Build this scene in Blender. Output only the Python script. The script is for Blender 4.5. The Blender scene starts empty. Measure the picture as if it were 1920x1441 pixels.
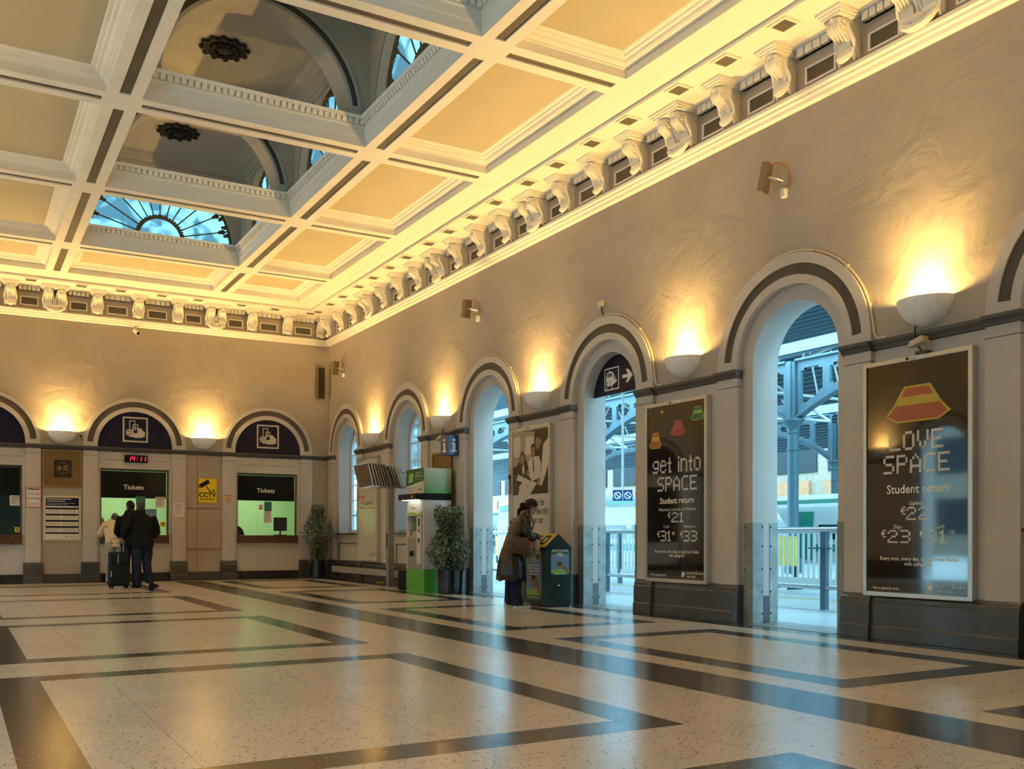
import bpy, bmesh, math, random
from mathutils import Matrix, Vector
PI = math.pi
sc = bpy.context.scene
col = sc.collection
random.seed(7)

# ---------------------------------------------------------------- camera
def R_(d): return math.radians(d)
_f = Vector((math.sin(R_(30.0)), math.cos(R_(30.0)), 0))
_r0 = Vector((math.cos(R_(30.0)), -math.sin(R_(30.0)), 0))
_u0 = Vector((0, 0, 1))
_ro = R_(0.088)
_r = _r0*math.cos(_ro) + _u0*math.sin(_ro)
_u = -_r0*math.sin(_ro) + _u0*math.cos(_ro)
cam = bpy.data.cameras.new('camera')
cam.sensor_width = 36.0
cam.lens = 1812.65/1920*36.0
cam.shift_y = (1006.03-720.5)/1920
cam.clip_end = 400
camo = bpy.data.objects.new('camera', cam); col.objects.link(camo)
M = Matrix.Identity(4)
for i in range(3):
    M[i][0] = _r[i]; M[i][1] = _u[i]; M[i][2] = -_f[i]
M[0][3], M[1][3], M[2][3] = -8.106, -23.295, 1.03
camo.matrix_world = M
sc.camera = camo

# ---------------------------------------------------------------- sky, exposure
sc.view_settings.view_transform = 'Standard'
sc.view_settings.look = 'None'
sc.view_settings.exposure = 0.25
sc.view_settings.gamma = 1.0
sc.view_settings.use_curve_mapping = False
w = bpy.data.worlds.new('overcast_sky'); sc.world = w; w.use_nodes = True
wn = w.node_tree.nodes; wl = w.node_tree.links
bg = wn['Background']
SKY = 13.0
tc = wn.new('ShaderNodeTexCoord'); nz = wn.new('ShaderNodeTexNoise'); nz.inputs['Scale'].default_value = 2.2
cr = wn.new('ShaderNodeValToRGB')
cr.color_ramp.elements[0].position = .35; cr.color_ramp.elements[0].color = (.26, .62, .82, 1)
cr.color_ramp.elements[1].position = .7; cr.color_ramp.elements[1].color = (.44, .80, 1.0, 1)
wl.new(tc.outputs['Generated'], nz.inputs['Vector']); wl.new(nz.outputs['Fac'], cr.inputs['Fac'])
wl.new(cr.outputs['Color'], bg.inputs['Color']); bg.inputs['Strength'].default_value = SKY
SCONCE_W = 320.0
BULB_W = 100.0
SCONCE_COL = (1.0, .625, .185)

# ---------------------------------------------------------------- materials
MT = {}
def mat(name, color, rough=.6, metal=0.0, spec=.5, bump=0.0, bscale=20.0, var=0.0, vscale=4.0, coat=0.0, emis=None, es=1.0, alpha=None):
    if name in MT: return MT[name]
    m = bpy.data.materials.new(name); m.use_nodes = True; MT[name] = m
    nt = m.node_tree; b = nt.nodes['Principled BSDF']
    b.inputs['Base Color'].default_value = (*color, 1); b.inputs['Roughness'].default_value = rough
    b.inputs['Metallic'].default_value = metal; b.inputs['Specular IOR Level'].default_value = spec
    b.inputs['Coat Weight'].default_value = coat
    if emis:
        b.inputs['Emission Color'].default_value = (*emis, 1); b.inputs['Emission Strength'].default_value = es
    if var or bump:
        t = nt.nodes.new('ShaderNodeTexCoord')
    if var:
        n = nt.nodes.new('ShaderNodeTexNoise'); n.inputs['Scale'].default_value = vscale; n.inputs['Detail'].default_value = 5
        r = nt.nodes.new('ShaderNodeValToRGB')
        r.color_ramp.elements[0].position = .3; r.color_ramp.elements[1].position = .7
        r.color_ramp.elements[0].color = (*[c*(1-var) for c in color], 1)
        r.color_ramp.elements[1].color = (*[min(1, c*(1+var*.6)) for c in color], 1)
        nt.links.new(t.outputs['Object'], n.inputs['Vector']); nt.links.new(n.outputs['Fac'], r.inputs['Fac'])
        nt.links.new(r.outputs['Color'], b.inputs['Base Color'])
    if bump:
        n2 = nt.nodes.new('ShaderNodeTexNoise'); n2.inputs['Scale'].default_value = bscale; n2.inputs['Detail'].default_value = 4
        bp = nt.nodes.new('ShaderNodeBump'); bp.inputs['Strength'].default_value = bump; bp.inputs['Distance'].default_value = .05
        nt.links.new(t.outputs['Object'], n2.inputs['Vector']); nt.links.new(n2.outputs['Fac'], bp.inputs['Height'])
        nt.links.new(bp.outputs['Normal'], b.inputs['Normal'])
    return m

def terrazzo(name, base, speck, dens, rough):
    m = bpy.data.materials.new(name); m.use_nodes = True; MT[name] = m
    nt = m.node_tree; b = nt.nodes['Principled BSDF']; L = nt.links.new; N = nt.nodes.new
    t = N('ShaderNodeTexCoord')
    v = N('ShaderNodeTexVoronoi'); v.inputs['Scale'].default_value = 55; L(t.outputs['Object'], v.inputs['Vector'])
    # random value per chip decides whether it is a contrasting chip
    sep = N('ShaderNodeSeparateColor'); L(v.outputs['Color'], sep.inputs['Color'])
    gt = N('ShaderNodeMath'); gt.operation = 'LESS_THAN'; gt.inputs[1].default_value = dens; L(sep.outputs['Red'], gt.inputs[0])
    ds = N('ShaderNodeMath'); ds.operation = 'LESS_THAN'; ds.inputs[1].default_value = .38; L(v.outputs['Distance'], ds.inputs[0])
    mu = N('ShaderNodeMath'); mu.operation = 'MULTIPLY'; L(gt.outputs[0], mu.inputs[0]); L(ds.outputs[0], mu.inputs[1])
    n = N('ShaderNodeTexNoise'); n.inputs['Scale'].default_value = 1.3; n.inputs['Detail'].default_value = 6; L(t.outputs['Object'], n.inputs['Vector'])
    r = N('ShaderNodeValToRGB'); r.color_ramp.elements[0].position = .3; r.color_ramp.elements[1].position = .75
    r.color_ramp.elements[0].color = (*[c*.93 for c in base], 1); r.color_ramp.elements[1].color = (*[c*1.05 for c in base], 1)
    L(n.outputs['Fac'], r.inputs['Fac'])
    mx = N('ShaderNodeMix'); mx.data_type = 'RGBA'; L(mu.outputs[0], mx.inputs['Factor'])
    L(r.outputs['Color'], mx.inputs['A']); mx.inputs['B'].default_value = (*speck, 1)
    # slab joints
    sx = N('ShaderNodeSeparateXYZ'); L(t.outputs['Object'], sx.inputs[0])
    js = []
    for k, ax in ((1.19, 'X'), (1.21, 'Y')):
        mm = N('ShaderNodeMath'); mm.operation = 'MODULO'; mm.inputs[1].default_value = k
        ab = N('ShaderNodeMath'); ab.operation = 'ABSOLUTE'; L(sx.outputs[ax], ab.inputs[0]); L(ab.outputs[0], mm.inputs[0])
        lt = N('ShaderNodeMath'); lt.operation = 'LESS_THAN'; lt.inputs[1].default_value = .006; L(mm.outputs[0], lt.inputs[0]); js.append(lt)
    mxj = N('ShaderNodeMath'); mxj.operation = 'MAXIMUM'; L(js[0].outputs[0], mxj.inputs[0]); L(js[1].outputs[0], mxj.inputs[1])
    sj = N('ShaderNodeMath'); sj.operation = 'MULTIPLY'; sj.inputs[1].default_value = .45; L(mxj.outputs[0], sj.inputs[0])
    m2 = N('ShaderNodeMix'); m2.data_type = 'RGBA'; L(sj.outputs[0], m2.inputs['Factor']); L(mx.outputs['Result'], m2.inputs['A'])
    m2.inputs['B'].default_value = (.16, .13, .10, 1)
    L(m2.outputs['Result'], b.inputs['Base Color'])
    n3 = N('ShaderNodeTexNoise'); n3.inputs['Scale'].default_value = 2.0; n3.inputs['Detail'].default_value = 4; L(t.outputs['Object'], n3.inputs['Vector'])
    mr = N('ShaderNodeMapRange'); mr.inputs['To Min'].default_value = rough*.85; mr.inputs['To Max'].default_value = rough*1.2
    L(n3.outputs['Fac'], mr.inputs['Value']); L(mr.outputs['Result'], b.inputs['Roughness'])
    n4 = N('ShaderNodeTexNoise'); n4.inputs['Scale'].default_value = 7; L(t.outputs['Object'], n4.inputs['Vector'])
    bp = N('ShaderNodeBump'); bp.inputs['Strength'].default_value = .05; bp.inputs['Distance'].default_value = .02
    L(n4.outputs['Fac'], bp.inputs['Height']); L(bp.outputs['Normal'], b.inputs['Normal'])
    b.inputs['Specular IOR Level'].default_value = .9; b.inputs['Coat Weight'].default_value = .3; b.inputs['Coat Roughness'].default_value = .19
    return m

def plaster(name, color, lumps=.33):
    """old painted plaster: broad lumps and trowel ridges, faint patches"""
    m = bpy.data.materials.new(name); m.use_nodes = True; MT[name] = m
    nt = m.node_tree; b = nt.nodes['Principled BSDF']; L = nt.links.new; N = nt.nodes.new
    t = N('ShaderNodeTexCoord'); b.inputs['Roughness'].default_value = .62; b.inputs['Specular IOR Level'].default_value = .3
    n = N('ShaderNodeTexNoise'); n.inputs['Scale'].default_value = .9; n.inputs['Detail'].default_value = 6; L(t.outputs['Object'], n.inputs['Vector'])
    r = N('ShaderNodeValToRGB'); r.color_ramp.elements[0].position = .3; r.color_ramp.elements[1].position = .7
    r.color_ramp.elements[0].color = (*[c*.9 for c in color], 1); r.color_ramp.elements[1].color = (*[c*1.06 for c in color], 1)
    L(n.outputs['Fac'], r.inputs['Fac']); L(r.outputs['Color'], b.inputs['Base Color'])
    n2 = N('ShaderNodeTexNoise'); n2.inputs['Scale'].default_value = 1.6; n2.inputs['Detail'].default_value = 7; n2.inputs['Roughness'].default_value = .55
    n2.inputs['Distortion'].default_value = .8; L(t.outputs['Object'], n2.inputs['Vector'])
    bp = N('ShaderNodeBump'); bp.inputs['Strength'].default_value = lumps; bp.inputs['Distance'].default_value = .06
    L(n2.outputs['Fac'], bp.inputs['Height']); L(bp.outputs['Normal'], b.inputs['Normal'])
    return m

def glass(name, tint=(.9, .95, 1), dirt=0.0, dcol=(.3, .45, .55), rough=.02, refl=.12):
    m = bpy.data.materials.new(name); m.use_nodes = True; MT[name] = m
    nt = m.node_tree; nt.nodes.clear(); L = nt.links.new; N = nt.nodes.new
    o = N('ShaderNodeOutputMaterial'); tr = N('ShaderNodeBsdfTransparent'); tr.inputs['Color'].default_value = (*tint, 1)
    gl = N('ShaderNodeBsdfGlossy'); gl.inputs['Roughness'].default_value = rough
    lw = N('ShaderNodeLayerWeight'); lw.inputs['Blend'].default_value = .35
    mr = N('ShaderNodeMapRange'); mr.inputs['To Min'].default_value = refl*.4; mr.inputs['To Max'].default_value = min(1, refl*4)
    L(lw.outputs['Facing'], mr.inputs['Value'])
    mx = N('ShaderNodeMixShader'); L(mr.outputs['Result'], mx.inputs['Fac'])
    if dirt:
        t = N('ShaderNodeTexCoord'); n = N('ShaderNodeTexNoise'); n.inputs['Scale'].default_value = 1.7; n.inputs['Detail'].default_value = 3
        n.inputs['Distortion'].default_value = 1.2; L(t.outputs['Object'], n.inputs['Vector'])
        r = N('ShaderNodeValToRGB'); r.color_ramp.elements[0].position = .42; r.color_ramp.elements[1].position = .55
        r.color_ramp.elements[0].color = (0, 0, 0, 1); r.color_ramp.elements[1].color = (dirt, dirt, dirt, 1); L(n.outputs['Fac'], r.inputs['Fac'])
        df = N('ShaderNodeBsdfTranslucent'); df.inputs['Color'].default_value = (*dcol, 1)
        m0 = N('ShaderNodeMixShader'); L(r.outputs['Color'], m0.inputs['Fac']); L(tr.outputs[0], m0.inputs[1]); L(df.outputs[0], m0.inputs[2])
        L(m0.outputs[0], mx.inputs[1])
    else:
        L(tr.outputs[0], mx.inputs[1])
    L(gl.outputs[0], mx.inputs[2]); L(mx.outputs[0], o.inputs['Surface'])
    return m

def emit(name, color, s):
    m = bpy.data.materials.new(name); m.use_nodes = True; MT[name] = m
    nt = m.node_tree; nt.nodes.clear(); o = nt.nodes.new('ShaderNodeOutputMaterial'); e = nt.nodes.new('ShaderNodeEmission')
    e.inputs['Color'].default_value = (*color, 1); e.inputs['Strength'].default_value = s; nt.links.new(e.outputs[0], o.inputs['Surface'])
    return m

plaster('wall_paint', (.43, .365, .30))
plaster('trim_paint', (.55, .505, .47), .12)
mat('arch_band', (.085, .068, .052), .55, var=.15)
mat('dark_gloss', (.06, .058, .060), .28, bump=.15, bscale=9, var=.3, vscale=3, coat=.3)
mat('impost_paint', (.075, .07, .068), .45, bump=.08, bscale=30)
mat('ceiling_white', (.80, .765, .69), .6, var=.06, vscale=2)
mat('ceiling_panel', (.50, .435, .29), .7, var=.06, vscale=1)
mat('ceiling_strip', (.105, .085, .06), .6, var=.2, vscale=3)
mat('lantern_paint', (.52, .47, .38), .65, var=.08, vscale=2)
mat('plaster_white', (.80, .76, .68), .55, bump=.1, bscale=25)
mat('bronze', (.16, .095, .035), .5, metal=.4, bump=.3, bscale=50)
mat('rosette_dark', (.035, .028, .022), .6, spec=.15)
mat('sconce_white', (.90, .88, .85), .35, var=.08, vscale=18)
mat('steel', (.55, .56, .56), .35, metal=1.0, bump=.05, bscale=30)
mat('galvanised', (.30, .32, .31), .5, metal=.3, var=.25, vscale=7, bump=.05, bscale=25)
mat('alu', (.62, .61, .58), .3, metal=.85)
mat('black', (.012, .012, .014), .5, spec=.15)
mat('black_gloss', (.008, .009, .009), .12, spec=.3)
mat('white', (.8, .8, .78), .4)
mat('paper', (.75, .73, .68), .5)
mat('navy', (.010, .010, .035), .4, spec=.2)
mat('blue_sign', (.01, .05, .22), .3)
mat('wood', (.11, .04, .018), .35, var=.35, vscale=6)
mat('hardboard', (.20, .115, .035), .5, var=.15, vscale=5)
mat('wood_line', (.26, .16, .05), .45)
mat('yellow', (.85, .62, .02), .45)
mat('gold', (.55, .30, .03), .4, var=.15)
mat('green', (.10, .42, .07), .4)
mat('dark_green', (.02, .12, .045), .4)
mat('lime', (.30, .55, .10), .45)
mat('red', (.6, .03, .03), .45)
mat('teal', (.02, .16, .16), .4)
mat('machine_grey', (.30, .29, .28), .4)
mat('machine_light', (.62, .62, .62), .35)
mat('bin_body', (.012, .035, .04), .25)
mat('white_frame', (.72, .70, .68), .45)
mat('skin', (.42, .22, .14), .5)
mat('hair_dark', (.018, .012, .01), .45, spec=.15, bump=.4, bscale=60)
mat('hair_grey', (.07, .06, .055), .6, bump=.4, bscale=60)
mat('leather', (.016, .010, .008), .26, bump=.25, bscale=14)
mat('leather_brown', (.10, .045, .022), .35, bump=.25, bscale=18)
mat('denim', (.015, .022, .045), .8, spec=.15, bump=.3, bscale=40)
mat('jacket_black', (.008, .008, .010), .7, spec=.15, bump=.3, bscale=12)
mat('jeans', (.020, .030, .055), .8, spec=.15, bump=.3, bscale=20, var=.4, vscale=6)
mat('cream_cloth', (.66, .54, .38), .8, bump=.3, bscale=12)
mat('case_cloth', (.012, .016, .022), .55, spec=.15, bump=.2, bscale=30)
mat('leaf', (.075, .10, .05), .35, var=.5, vscale=30)
mat('leaf_pale', (.20, .23, .13), .35, var=.4, vscale=30)
mat('bark', (.05, .035, .02), .8, spec=.15)
mat('soil', (.02, .014, .01), .9, spec=.15)
mat('pot', (.012, .012, .016), .12)
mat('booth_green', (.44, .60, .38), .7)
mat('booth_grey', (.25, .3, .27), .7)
mat('shed_paint', (.055, .105, .135), .5, var=.12)
mat('shed_slat', (.07, .10, .12), .7, spec=.15, var=.2)
mat('shed_dark', (.025, .03, .035), .7, spec=.15)
mat('platform_floor', (.52, .54, .54), .35, var=.15, vscale=1.0)
mat('threshold', (.26, .27, .27), .3, var=.3, vscale=3)
mat('yellow_line', (.65, .55, .2), .6)
mat('rail_white', (.50, .53, .54), .4)
mat('rail_steel', (.50, .53, .55), .25, metal=.9)
mat('train_white', (.50, .53, .53), .3)
mat('train_green', (.01, .20, .14), .3)
mat('train_dark', (.01, .012, .014), .1)
mat('brick_buff', (.24, .19, .14), .8, var=.2)
mat('warm_board', (.36, .16, .07), .7, var=.2)
mat('street', (.5, .5, .5), .6)
mat('poster_black', (.014, .009, .007), .05, spec=1.0, coat=1.0)
mat('poster_white', (.62, .60, .54), .15, coat=.4)
mat('ink', (.02, .018, .018), .5, spec=.15)
mat('poster_letter', (.84, .80, .77), .4)
mat('orange_ink', (.42, .11, .04), .4)
mat('yellow_ink', (.55, .40, .05), .4)
mat('pink_ink', (.35, .07, .09), .4)
mat('green_ink', (.03, .12, .07), .4)
mat('blue_ink', (.03, .07, .25), .4)
mat('photo_beige', (.36, .29, .21), .4)
mat('photo_dark', (.035, .022, .02), .4)
mat('photo_white', (.60, .55, .50), .4)
mat('photo_blue', (.05, .06, .10), .4)
mat('photo_skin', (.28, .15, .09), .4)
mat('sky_print', (.16, .27, .45), .4)
mat('copper', (.45, .16, .07), .35, metal=.7)
mat('lamp_bronze', (.22, .17, .11), .4, metal=.5)
mat('lamp_face', (.28, .27, .24), .25)
mat('socket', (.6, .52, .38), .5)
terrazzo('terrazzo_light', (.78, .66, .54), (.12, .085, .06), .16, .185)
terrazzo('terrazzo_dark', (.036, .031, .027), (.30, .25, .20), .18, .165)
glass('window_glass', (.90, .95, .97), refl=.1)
glass('lantern_glass', (.085, .115, .118), dirt=.85, dcol=(.022, .04, .048), refl=.05)
glass('booth_glass', (.80, .92, .84), refl=.13)
glass('header_glass', (.10, .12, .11), refl=.16)
glass('pale_glass', (.75, .9, .95), dirt=.5, dcol=(.7, .8, .85))
emit('led_red', (1, .02, .06), 4.0)
emit('tube_glow', (.75, 1, .78), 8.0)
emit('machine_lamp', (1, .98, .85), 3.0)

def fade(name, c0, c1, z0, z1):
    m = bpy.data.materials.new(name); m.use_nodes = True; MT[name] = m
    nt = m.node_tree; b = nt.nodes['Principled BSDF']; L = nt.links.new; N = nt.nodes.new
    t = N('ShaderNodeTexCoord'); s = N('ShaderNodeSeparateXYZ'); L(t.outputs['Object'], s.inputs[0])
    r = N('ShaderNodeMapRange'); r.inputs['From Min'].default_value = z0; r.inputs['From Max'].default_value = z1; L(s.outputs['Z'], r.inputs['Value'])
    x = N('ShaderNodeMix'); x.data_type = 'RGBA'; x.inputs['A'].default_value = (*c0, 1); x.inputs['B'].default_value = (*c1, 1)
    L(r.outputs['Result'], x.inputs['Factor']); L(x.outputs['Result'], b.inputs['Base Color']); b.inputs['Roughness'].default_value = .35
fade('topper_fade', (.06, .30, .04), (.55, .60, .42), 1.83, 2.30)      # printed green fade of the machine's topper

# ---------------------------------------------------------------- mesh helper
class MB:
    def __init__(s): s.v = []; s.f = []; s.m = []
    def add(s, vs, fs, m=0):
        k = len(s.v); s.v += [tuple(p) for p in vs]
        for f in fs: s.f.append([k+i for i in f]); s.m.append(m)
        return s
    def quad(s, a, b, c, d, m=0): return s.add([a, b, c, d], [(0, 1, 2, 3)], m)
    def box(s, x0, x1, y0, y1, z0, z1, m=0):
        if x0 > x1: x0, x1 = x1, x0
        if y0 > y1: y0, y1 = y1, y0
        if z0 > z1: z0, z1 = z1, z0
        v = [(x, y, z) for z in (z0, z1) for y in (y0, y1) for x in (x0, x1)]
        return s.add(v, [(0, 2, 3, 1), (4, 5, 7, 6), (0, 1, 5, 4), (2, 6, 7, 3), (0, 4, 6, 2), (1, 3, 7, 5)], m)
    def prism(s, poly, d0, d1, ax='c', m=0):
        """poly of 2D points; ax c: poly in (a,b); ax a: poly in (c,b), extruded along a; ax b: poly in (a,c)"""
        P = {'c': lambda p, d: (p[0], p[1], d), 'a': lambda p, d: (d, p[1], p[0]), 'b': lambda p, d: (p[0], d, p[1])}[ax]
        n = len(poly); v = [P(p, d0) for p in poly] + [P(p, d1) for p in poly]
        f = [tuple(range(n))[::-1], tuple(range(n, 2*n))] + [(i, (i+1) % n, n+(i+1) % n, n+i) for i in range(n)]
        return s.add(v, f, m)
    def face(s, poly, c, m=0):
        return s.add([(p[0], p[1], c) for p in poly], [tuple(range(len(poly)))], m)
    def rect(s, a0, a1, b0, b1, c, m=0): return s.quad((a0, b0, c), (a1, b0, c), (a1, b1, c), (a0, b1, c), m)
    def tube(s, pts, r, n=8, m=0, caps=True, closed=False):
        pts = [Vector(p) for p in pts]; k = len(pts)
        rs = r if isinstance(r, (list, tuple)) else [r]*k
        rings = []; prev = None
        for i, p in enumerate(pts):
            if closed: d = pts[(i+1) % k]-pts[i-1]
            else: d = pts[min(i+1, k-1)]-pts[max(i-1, 0)]
            d.normalize()
            if prev is None:
                u = d.orthogonal().normalized()
            else:
                u = prev - d*prev.dot(d)
                u = u.normalized() if u.length > 1e-6 else d.orthogonal().normalized()
            prev = u; wv = d.cross(u)
            rings.append([p + (u*math.cos(2*PI*j/n) + wv*math.sin(2*PI*j/n))*rs[i] for j in range(n)])
        return s.loft(rings, m, caps, closed)
    def loft(s, rings, m=0, caps=True, closed=False):
        n = len(rings[0]); k = len(rings); v = [p for r in rings for p in r]; f = []
        for i in range(k if closed else k-1):
            for j in range(n):
                a = i*n+j; b = i*n+(j+1) % n; i2 = (i+1) % k
                f.append((a, b, i2*n+(j+1) % n, i2*n+j))
        if caps and not closed: f += [tuple(range(n))[::-1], tuple(range((k-1)*n, k*n))]
        return s.add(v, f, m)
    def lathe(s, prof, n=24, c=(0, 0, 0), m=0, caps=True):
        """profile of (radius, height) about the z axis"""
        return s.loft([[(c[0]+r*math.cos(2*PI*j/n), c[1]+r*math.sin(2*PI*j/n), c[2]+z) for j in range(n)] for r, z in prof], m, caps)
    def ball(s, c, rx, ry, rz, n=12, k=8, m=0):
        rings = [[(c[0]+rx*math.sin(t)*math.cos(2*PI*j/n), c[1]+ry*math.sin(t)*math.sin(2*PI*j/n), c[2]-rz*math.cos(t)) for j in range(n)]
                 for t in [max(.02, min(PI-.02, PI*i/k)) for i in range(k+1)]]
        return s.loft(rings, m)
    def ring(s, ac, bs, r0, r1, c, m=0, t0=0.0, t1=PI, n=28):
        for i in range(n):
            a, b = t0+(t1-t0)*i/n, t0+(t1-t0)*(i+1)/n
            q = lambda r, t: (ac+r*math.cos(t), bs+r*math.sin(t), c)
            s.quad(q(r0, a), q(r1, a), q(r1, b), q(r0, b), m)
        return s
    def cyl(s, ac, bs, r, c0, c1, m=0, t0=0.0, t1=PI, n=28):
        for i in range(n):
            a, b = t0+(t1-t0)*i/n, t0+(t1-t0)*(i+1)/n
            q = lambda t, c: (ac+r*math.cos(t), bs+r*math.sin(t), c)
            s.quad(q(a, c0), q(b, c0), q(b, c1), q(a, c1), m)
        return s
    def archwall(s, a0, a1, b0, b1, ac, r, bs, c, m=0, n=28, bb=None):
        """flat wall a0..a1, b0..b1 with a round-headed hole of radius r springing at bs, open down to bb (default b0)"""
        bb = b0 if bb is None else bb
        if ac-r > a0: s.rect(a0, ac-r, b0, b1, c, m)
        if a1 > ac+r: s.rect(ac+r, a1, b0, b1, c, m)
        for i in range(n):
            t, u = PI*i/n, PI*(i+1)/n
            x0, x1 = ac+r*math.cos(t), ac+r*math.cos(u)
            s.quad((x0, bs+r*math.sin(t), c), (x0, b1, c), (x1, b1, c), (x1, bs+r*math.sin(u), c), m)
        if bb > b0: s.rect(ac-r, ac+r, b0, bb, c, m)
        return s
    def build(s, name, mats, parent=None, M=None, smooth=False, bevel=0.0, kind=None):
        if isinstance(mats, str): mats = [mats]
        me = bpy.data.meshes.new(name); me.from_pydata(s.v, [], s.f)
        for q in mats: me.materials.append(MT[q])
        for p, mi in zip(me.polygons, s.m): p.material_index = min(mi, len(mats)-1); p.use_smooth = bool(smooth)
        bm = bmesh.new(); bm.from_mesh(me)
        if smooth or bevel: bmesh.ops.remove_doubles(bm, verts=bm.verts, dist=1e-5)
        bmesh.ops.recalc_face_normals(bm, faces=bm.faces)
        bm.to_mesh(me); bm.free(); me.update()
        o = bpy.data.objects.new(name, me); col.objects.link(o)
        if parent: o.parent = parent
        if M is not None:
            if parent: o.matrix_local = M
            else: o.matrix_world = M
        if bevel:
            bv = o.modifiers.new('bevel', 'BEVEL'); bv.width = bevel; bv.segments = 2; bv.limit_method = 'ANGLE'; bv.angle_limit = R_(40)
        if smooth and smooth != 'all':
            try: me.set_sharp_from_angle(angle=R_(45))
            except Exception: pass
        if kind: o['kind'] = kind
        return o

def tag(o, label, cat, group=None):
    o['label'] = label; o['category'] = cat
    if group: o['group'] = group
    return o
def thing(name, label, cat, M=None, group=None):
    o = bpy.data.objects.new(name, None); col.objects.link(o); o.empty_display_size = .1
    if M is not None: o.matrix_world = M
    return tag(o, label, cat, group)
def dup(root, M, label=None, group=None):
    r = root.copy(); col.objects.link(r); r.matrix_world = M
    if label: r['label'] = label
    if group: r['group'] = group
    for ch in list(root.children):
        c = ch.copy(); col.objects.link(c); c.parent = r
        for g in list(ch.children):
            d = g.copy(); col.objects.link(d); d.parent = c
    return r
def frame(ox, oy, oz, ax, ay):
    """local a along (ax,ay), b up, c = a x b (out of the wall)"""
    a = Vector((ax, ay, 0)); b = Vector((0, 0, 1)); c = a.cross(b); m = Matrix.Identity(4)
    for i in range(3): m[i][0] = a[i]; m[i][1] = b[i]; m[i][2] = c[i]
    m[0][3], m[1][3], m[2][3] = ox, oy, oz
    return m
def T(x, y, z): return Matrix.Translation((x, y, z))
def TR(x, y, z, deg): return Matrix.Translation((x, y, z)) @ Matrix.Rotation(R_(deg), 4, 'Z')
FR = frame(0, 0, 0, 0, -1)          # wall with the doorways: a = -y, c into the room
FB = frame(0, 0, 0, 1, 0)           # ticket wall: a = x
FL = frame(-12.52, 0, 0, 0, 1)      # street side
FF = frame(0, -28.4, 0, -1, 0)      # wall behind the camera
_fonts = {}
def text(mb, s, a, b, h, c, m=0, al='CENTER', bold=0.0, sx=1.0, lean=0.0):
    """flat lettering, cap height about h, baseline at b"""
    key = (s, bold)
    if key not in _fonts:
        cu = bpy.data.curves.new('t', 'FONT'); cu.body = s; cu.size = 1.0; cu.offset = bold; cu.resolution_u = 2
        o = bpy.data.objects.new('t', cu); col.objects.link(o)
        dg = bpy.context.evaluated_depsgraph_get(); me = o.evaluated_get(dg).to_mesh()
        vs = [tuple(v.co) for v in me.vertices]; fs = [tuple(p.vertices) for p in me.polygons]
        o.evaluated_get(dg).to_mesh_clear(); bpy.data.objects.remove(o); bpy.data.curves.remove(cu)
        _fonts[key] = (vs, fs)
    vs, fs = _fonts[key]
    if not vs: return
    k = h/.70; x0 = min(v[0] for v in vs); x1 = max(v[0] for v in vs)
    ox = {'CENTER': (x0+x1)/2, 'LEFT': x0, 'RIGHT': x1}[al]
    mb.add([(a+(v[0]-ox)*k*sx+lean*v[1]*k, b+v[1]*k, c) for v in vs], fs, m)
def light(kind, name, energy, color, parent=None, M=None, **kw):
    l = bpy.data.lights.new(name, kind); l.energy = energy; l.color = color
    for k, v in kw.items(): setattr(l, k, v)
    o = bpy.data.objects.new(name, l); col.objects.link(o)
    if parent: o.parent = parent
    if M is not None:
        if parent: o.matrix_local = M
        else: o.matrix_world = M
    return o
# ================================================================ THE SETTING
ZC = 6.55                                   # soffit of the ceiling beams
SPR = 3.06                                  # springing of the arches
PERIOD = 3.555
SIDE_ARCHES = [1.21+PERIOD*k for k in range(8)]
BACK_ARCHES = [-1.4875, -4.53, -7.5725, -10.615]
BACK_PIERS = [-3.009, -6.051, -9.094]
IMPOST = [(-.07, 2.925), (.0, 2.935), (.018, 2.945), (.022, 2.962), (.045, 2.99), (.058, 2.995), (.06, 3.03), (-.07, 3.03)]
PLINTH = [(-.12, 0), (.06, 0), (.06, .135), (.048, .145), (.048, .365), (.036, .385), (.034, .42), (.012, .435), (.008, .46), (-.12, .46)]

def archivolts(centers, hi, W, name, F):
    mb = MB(); d0, d1 = hi+.095, hi+.22
    for ac in centers:
        bt = SPR+.075; t = math.asin(.075/((d0+d1)/2))
        mb.ring(ac, SPR, hi, d0, 0, 0); mb.ring(ac, SPR, d1, W, 0, 0)
        mb.ring(ac, SPR, d0, d1, 0, 0, 0, t, 4); mb.ring(ac, SPR, d0, d1, 0, 0, PI-t, PI, 4)
        mb.ring(ac, SPR, d0, d1, -.02, 1, t, PI-t)
        mb.cyl(ac, SPR, d0, -.02, 0, 0, t, PI-t); mb.cyl(ac, SPR, d1, -.02, 0, 0, t, PI-t)
        mb.cyl(ac, SPR, W, -.06, 0, 0); mb.cyl(ac, SPR, hi, -.10, 0, 0)
        for sg in (-1, 1):
            a0, a1 = ac+sg*hi, ac+sg*W
            mb.rect(min(a0, a1), max(a0, a1), 2.94, SPR, 0, 0)
            mb.quad((a1, 2.94, -.06), (a1, 2.94, 0), (a1, SPR, 0), (a1, SPR, -.06), 0)
            mb.quad((a0, 2.94, -.10), (a0, 2.94, 0), (a0, SPR, 0), (a0, SPR, -.10), 0)
    return mb.build(name, ['trim_paint', 'arch_band'], M=F, kind='structure')

def pilasters(centers, hi, W, name, F):
    mb = MB()
    for ac in centers:
        for sg in (-1, 1):
            a0, a1 = sorted((ac+sg*hi, ac+sg*W))
            mb.box(a0, a1, 0, 2.94, -.10, 0, 0)
            mb.box(a0-.003, a1+.003, 2.826, 2.834, -.09, .003, 1)
    return mb.build(name, ['trim_paint', 'arch_band'], M=F, kind='structure')

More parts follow.
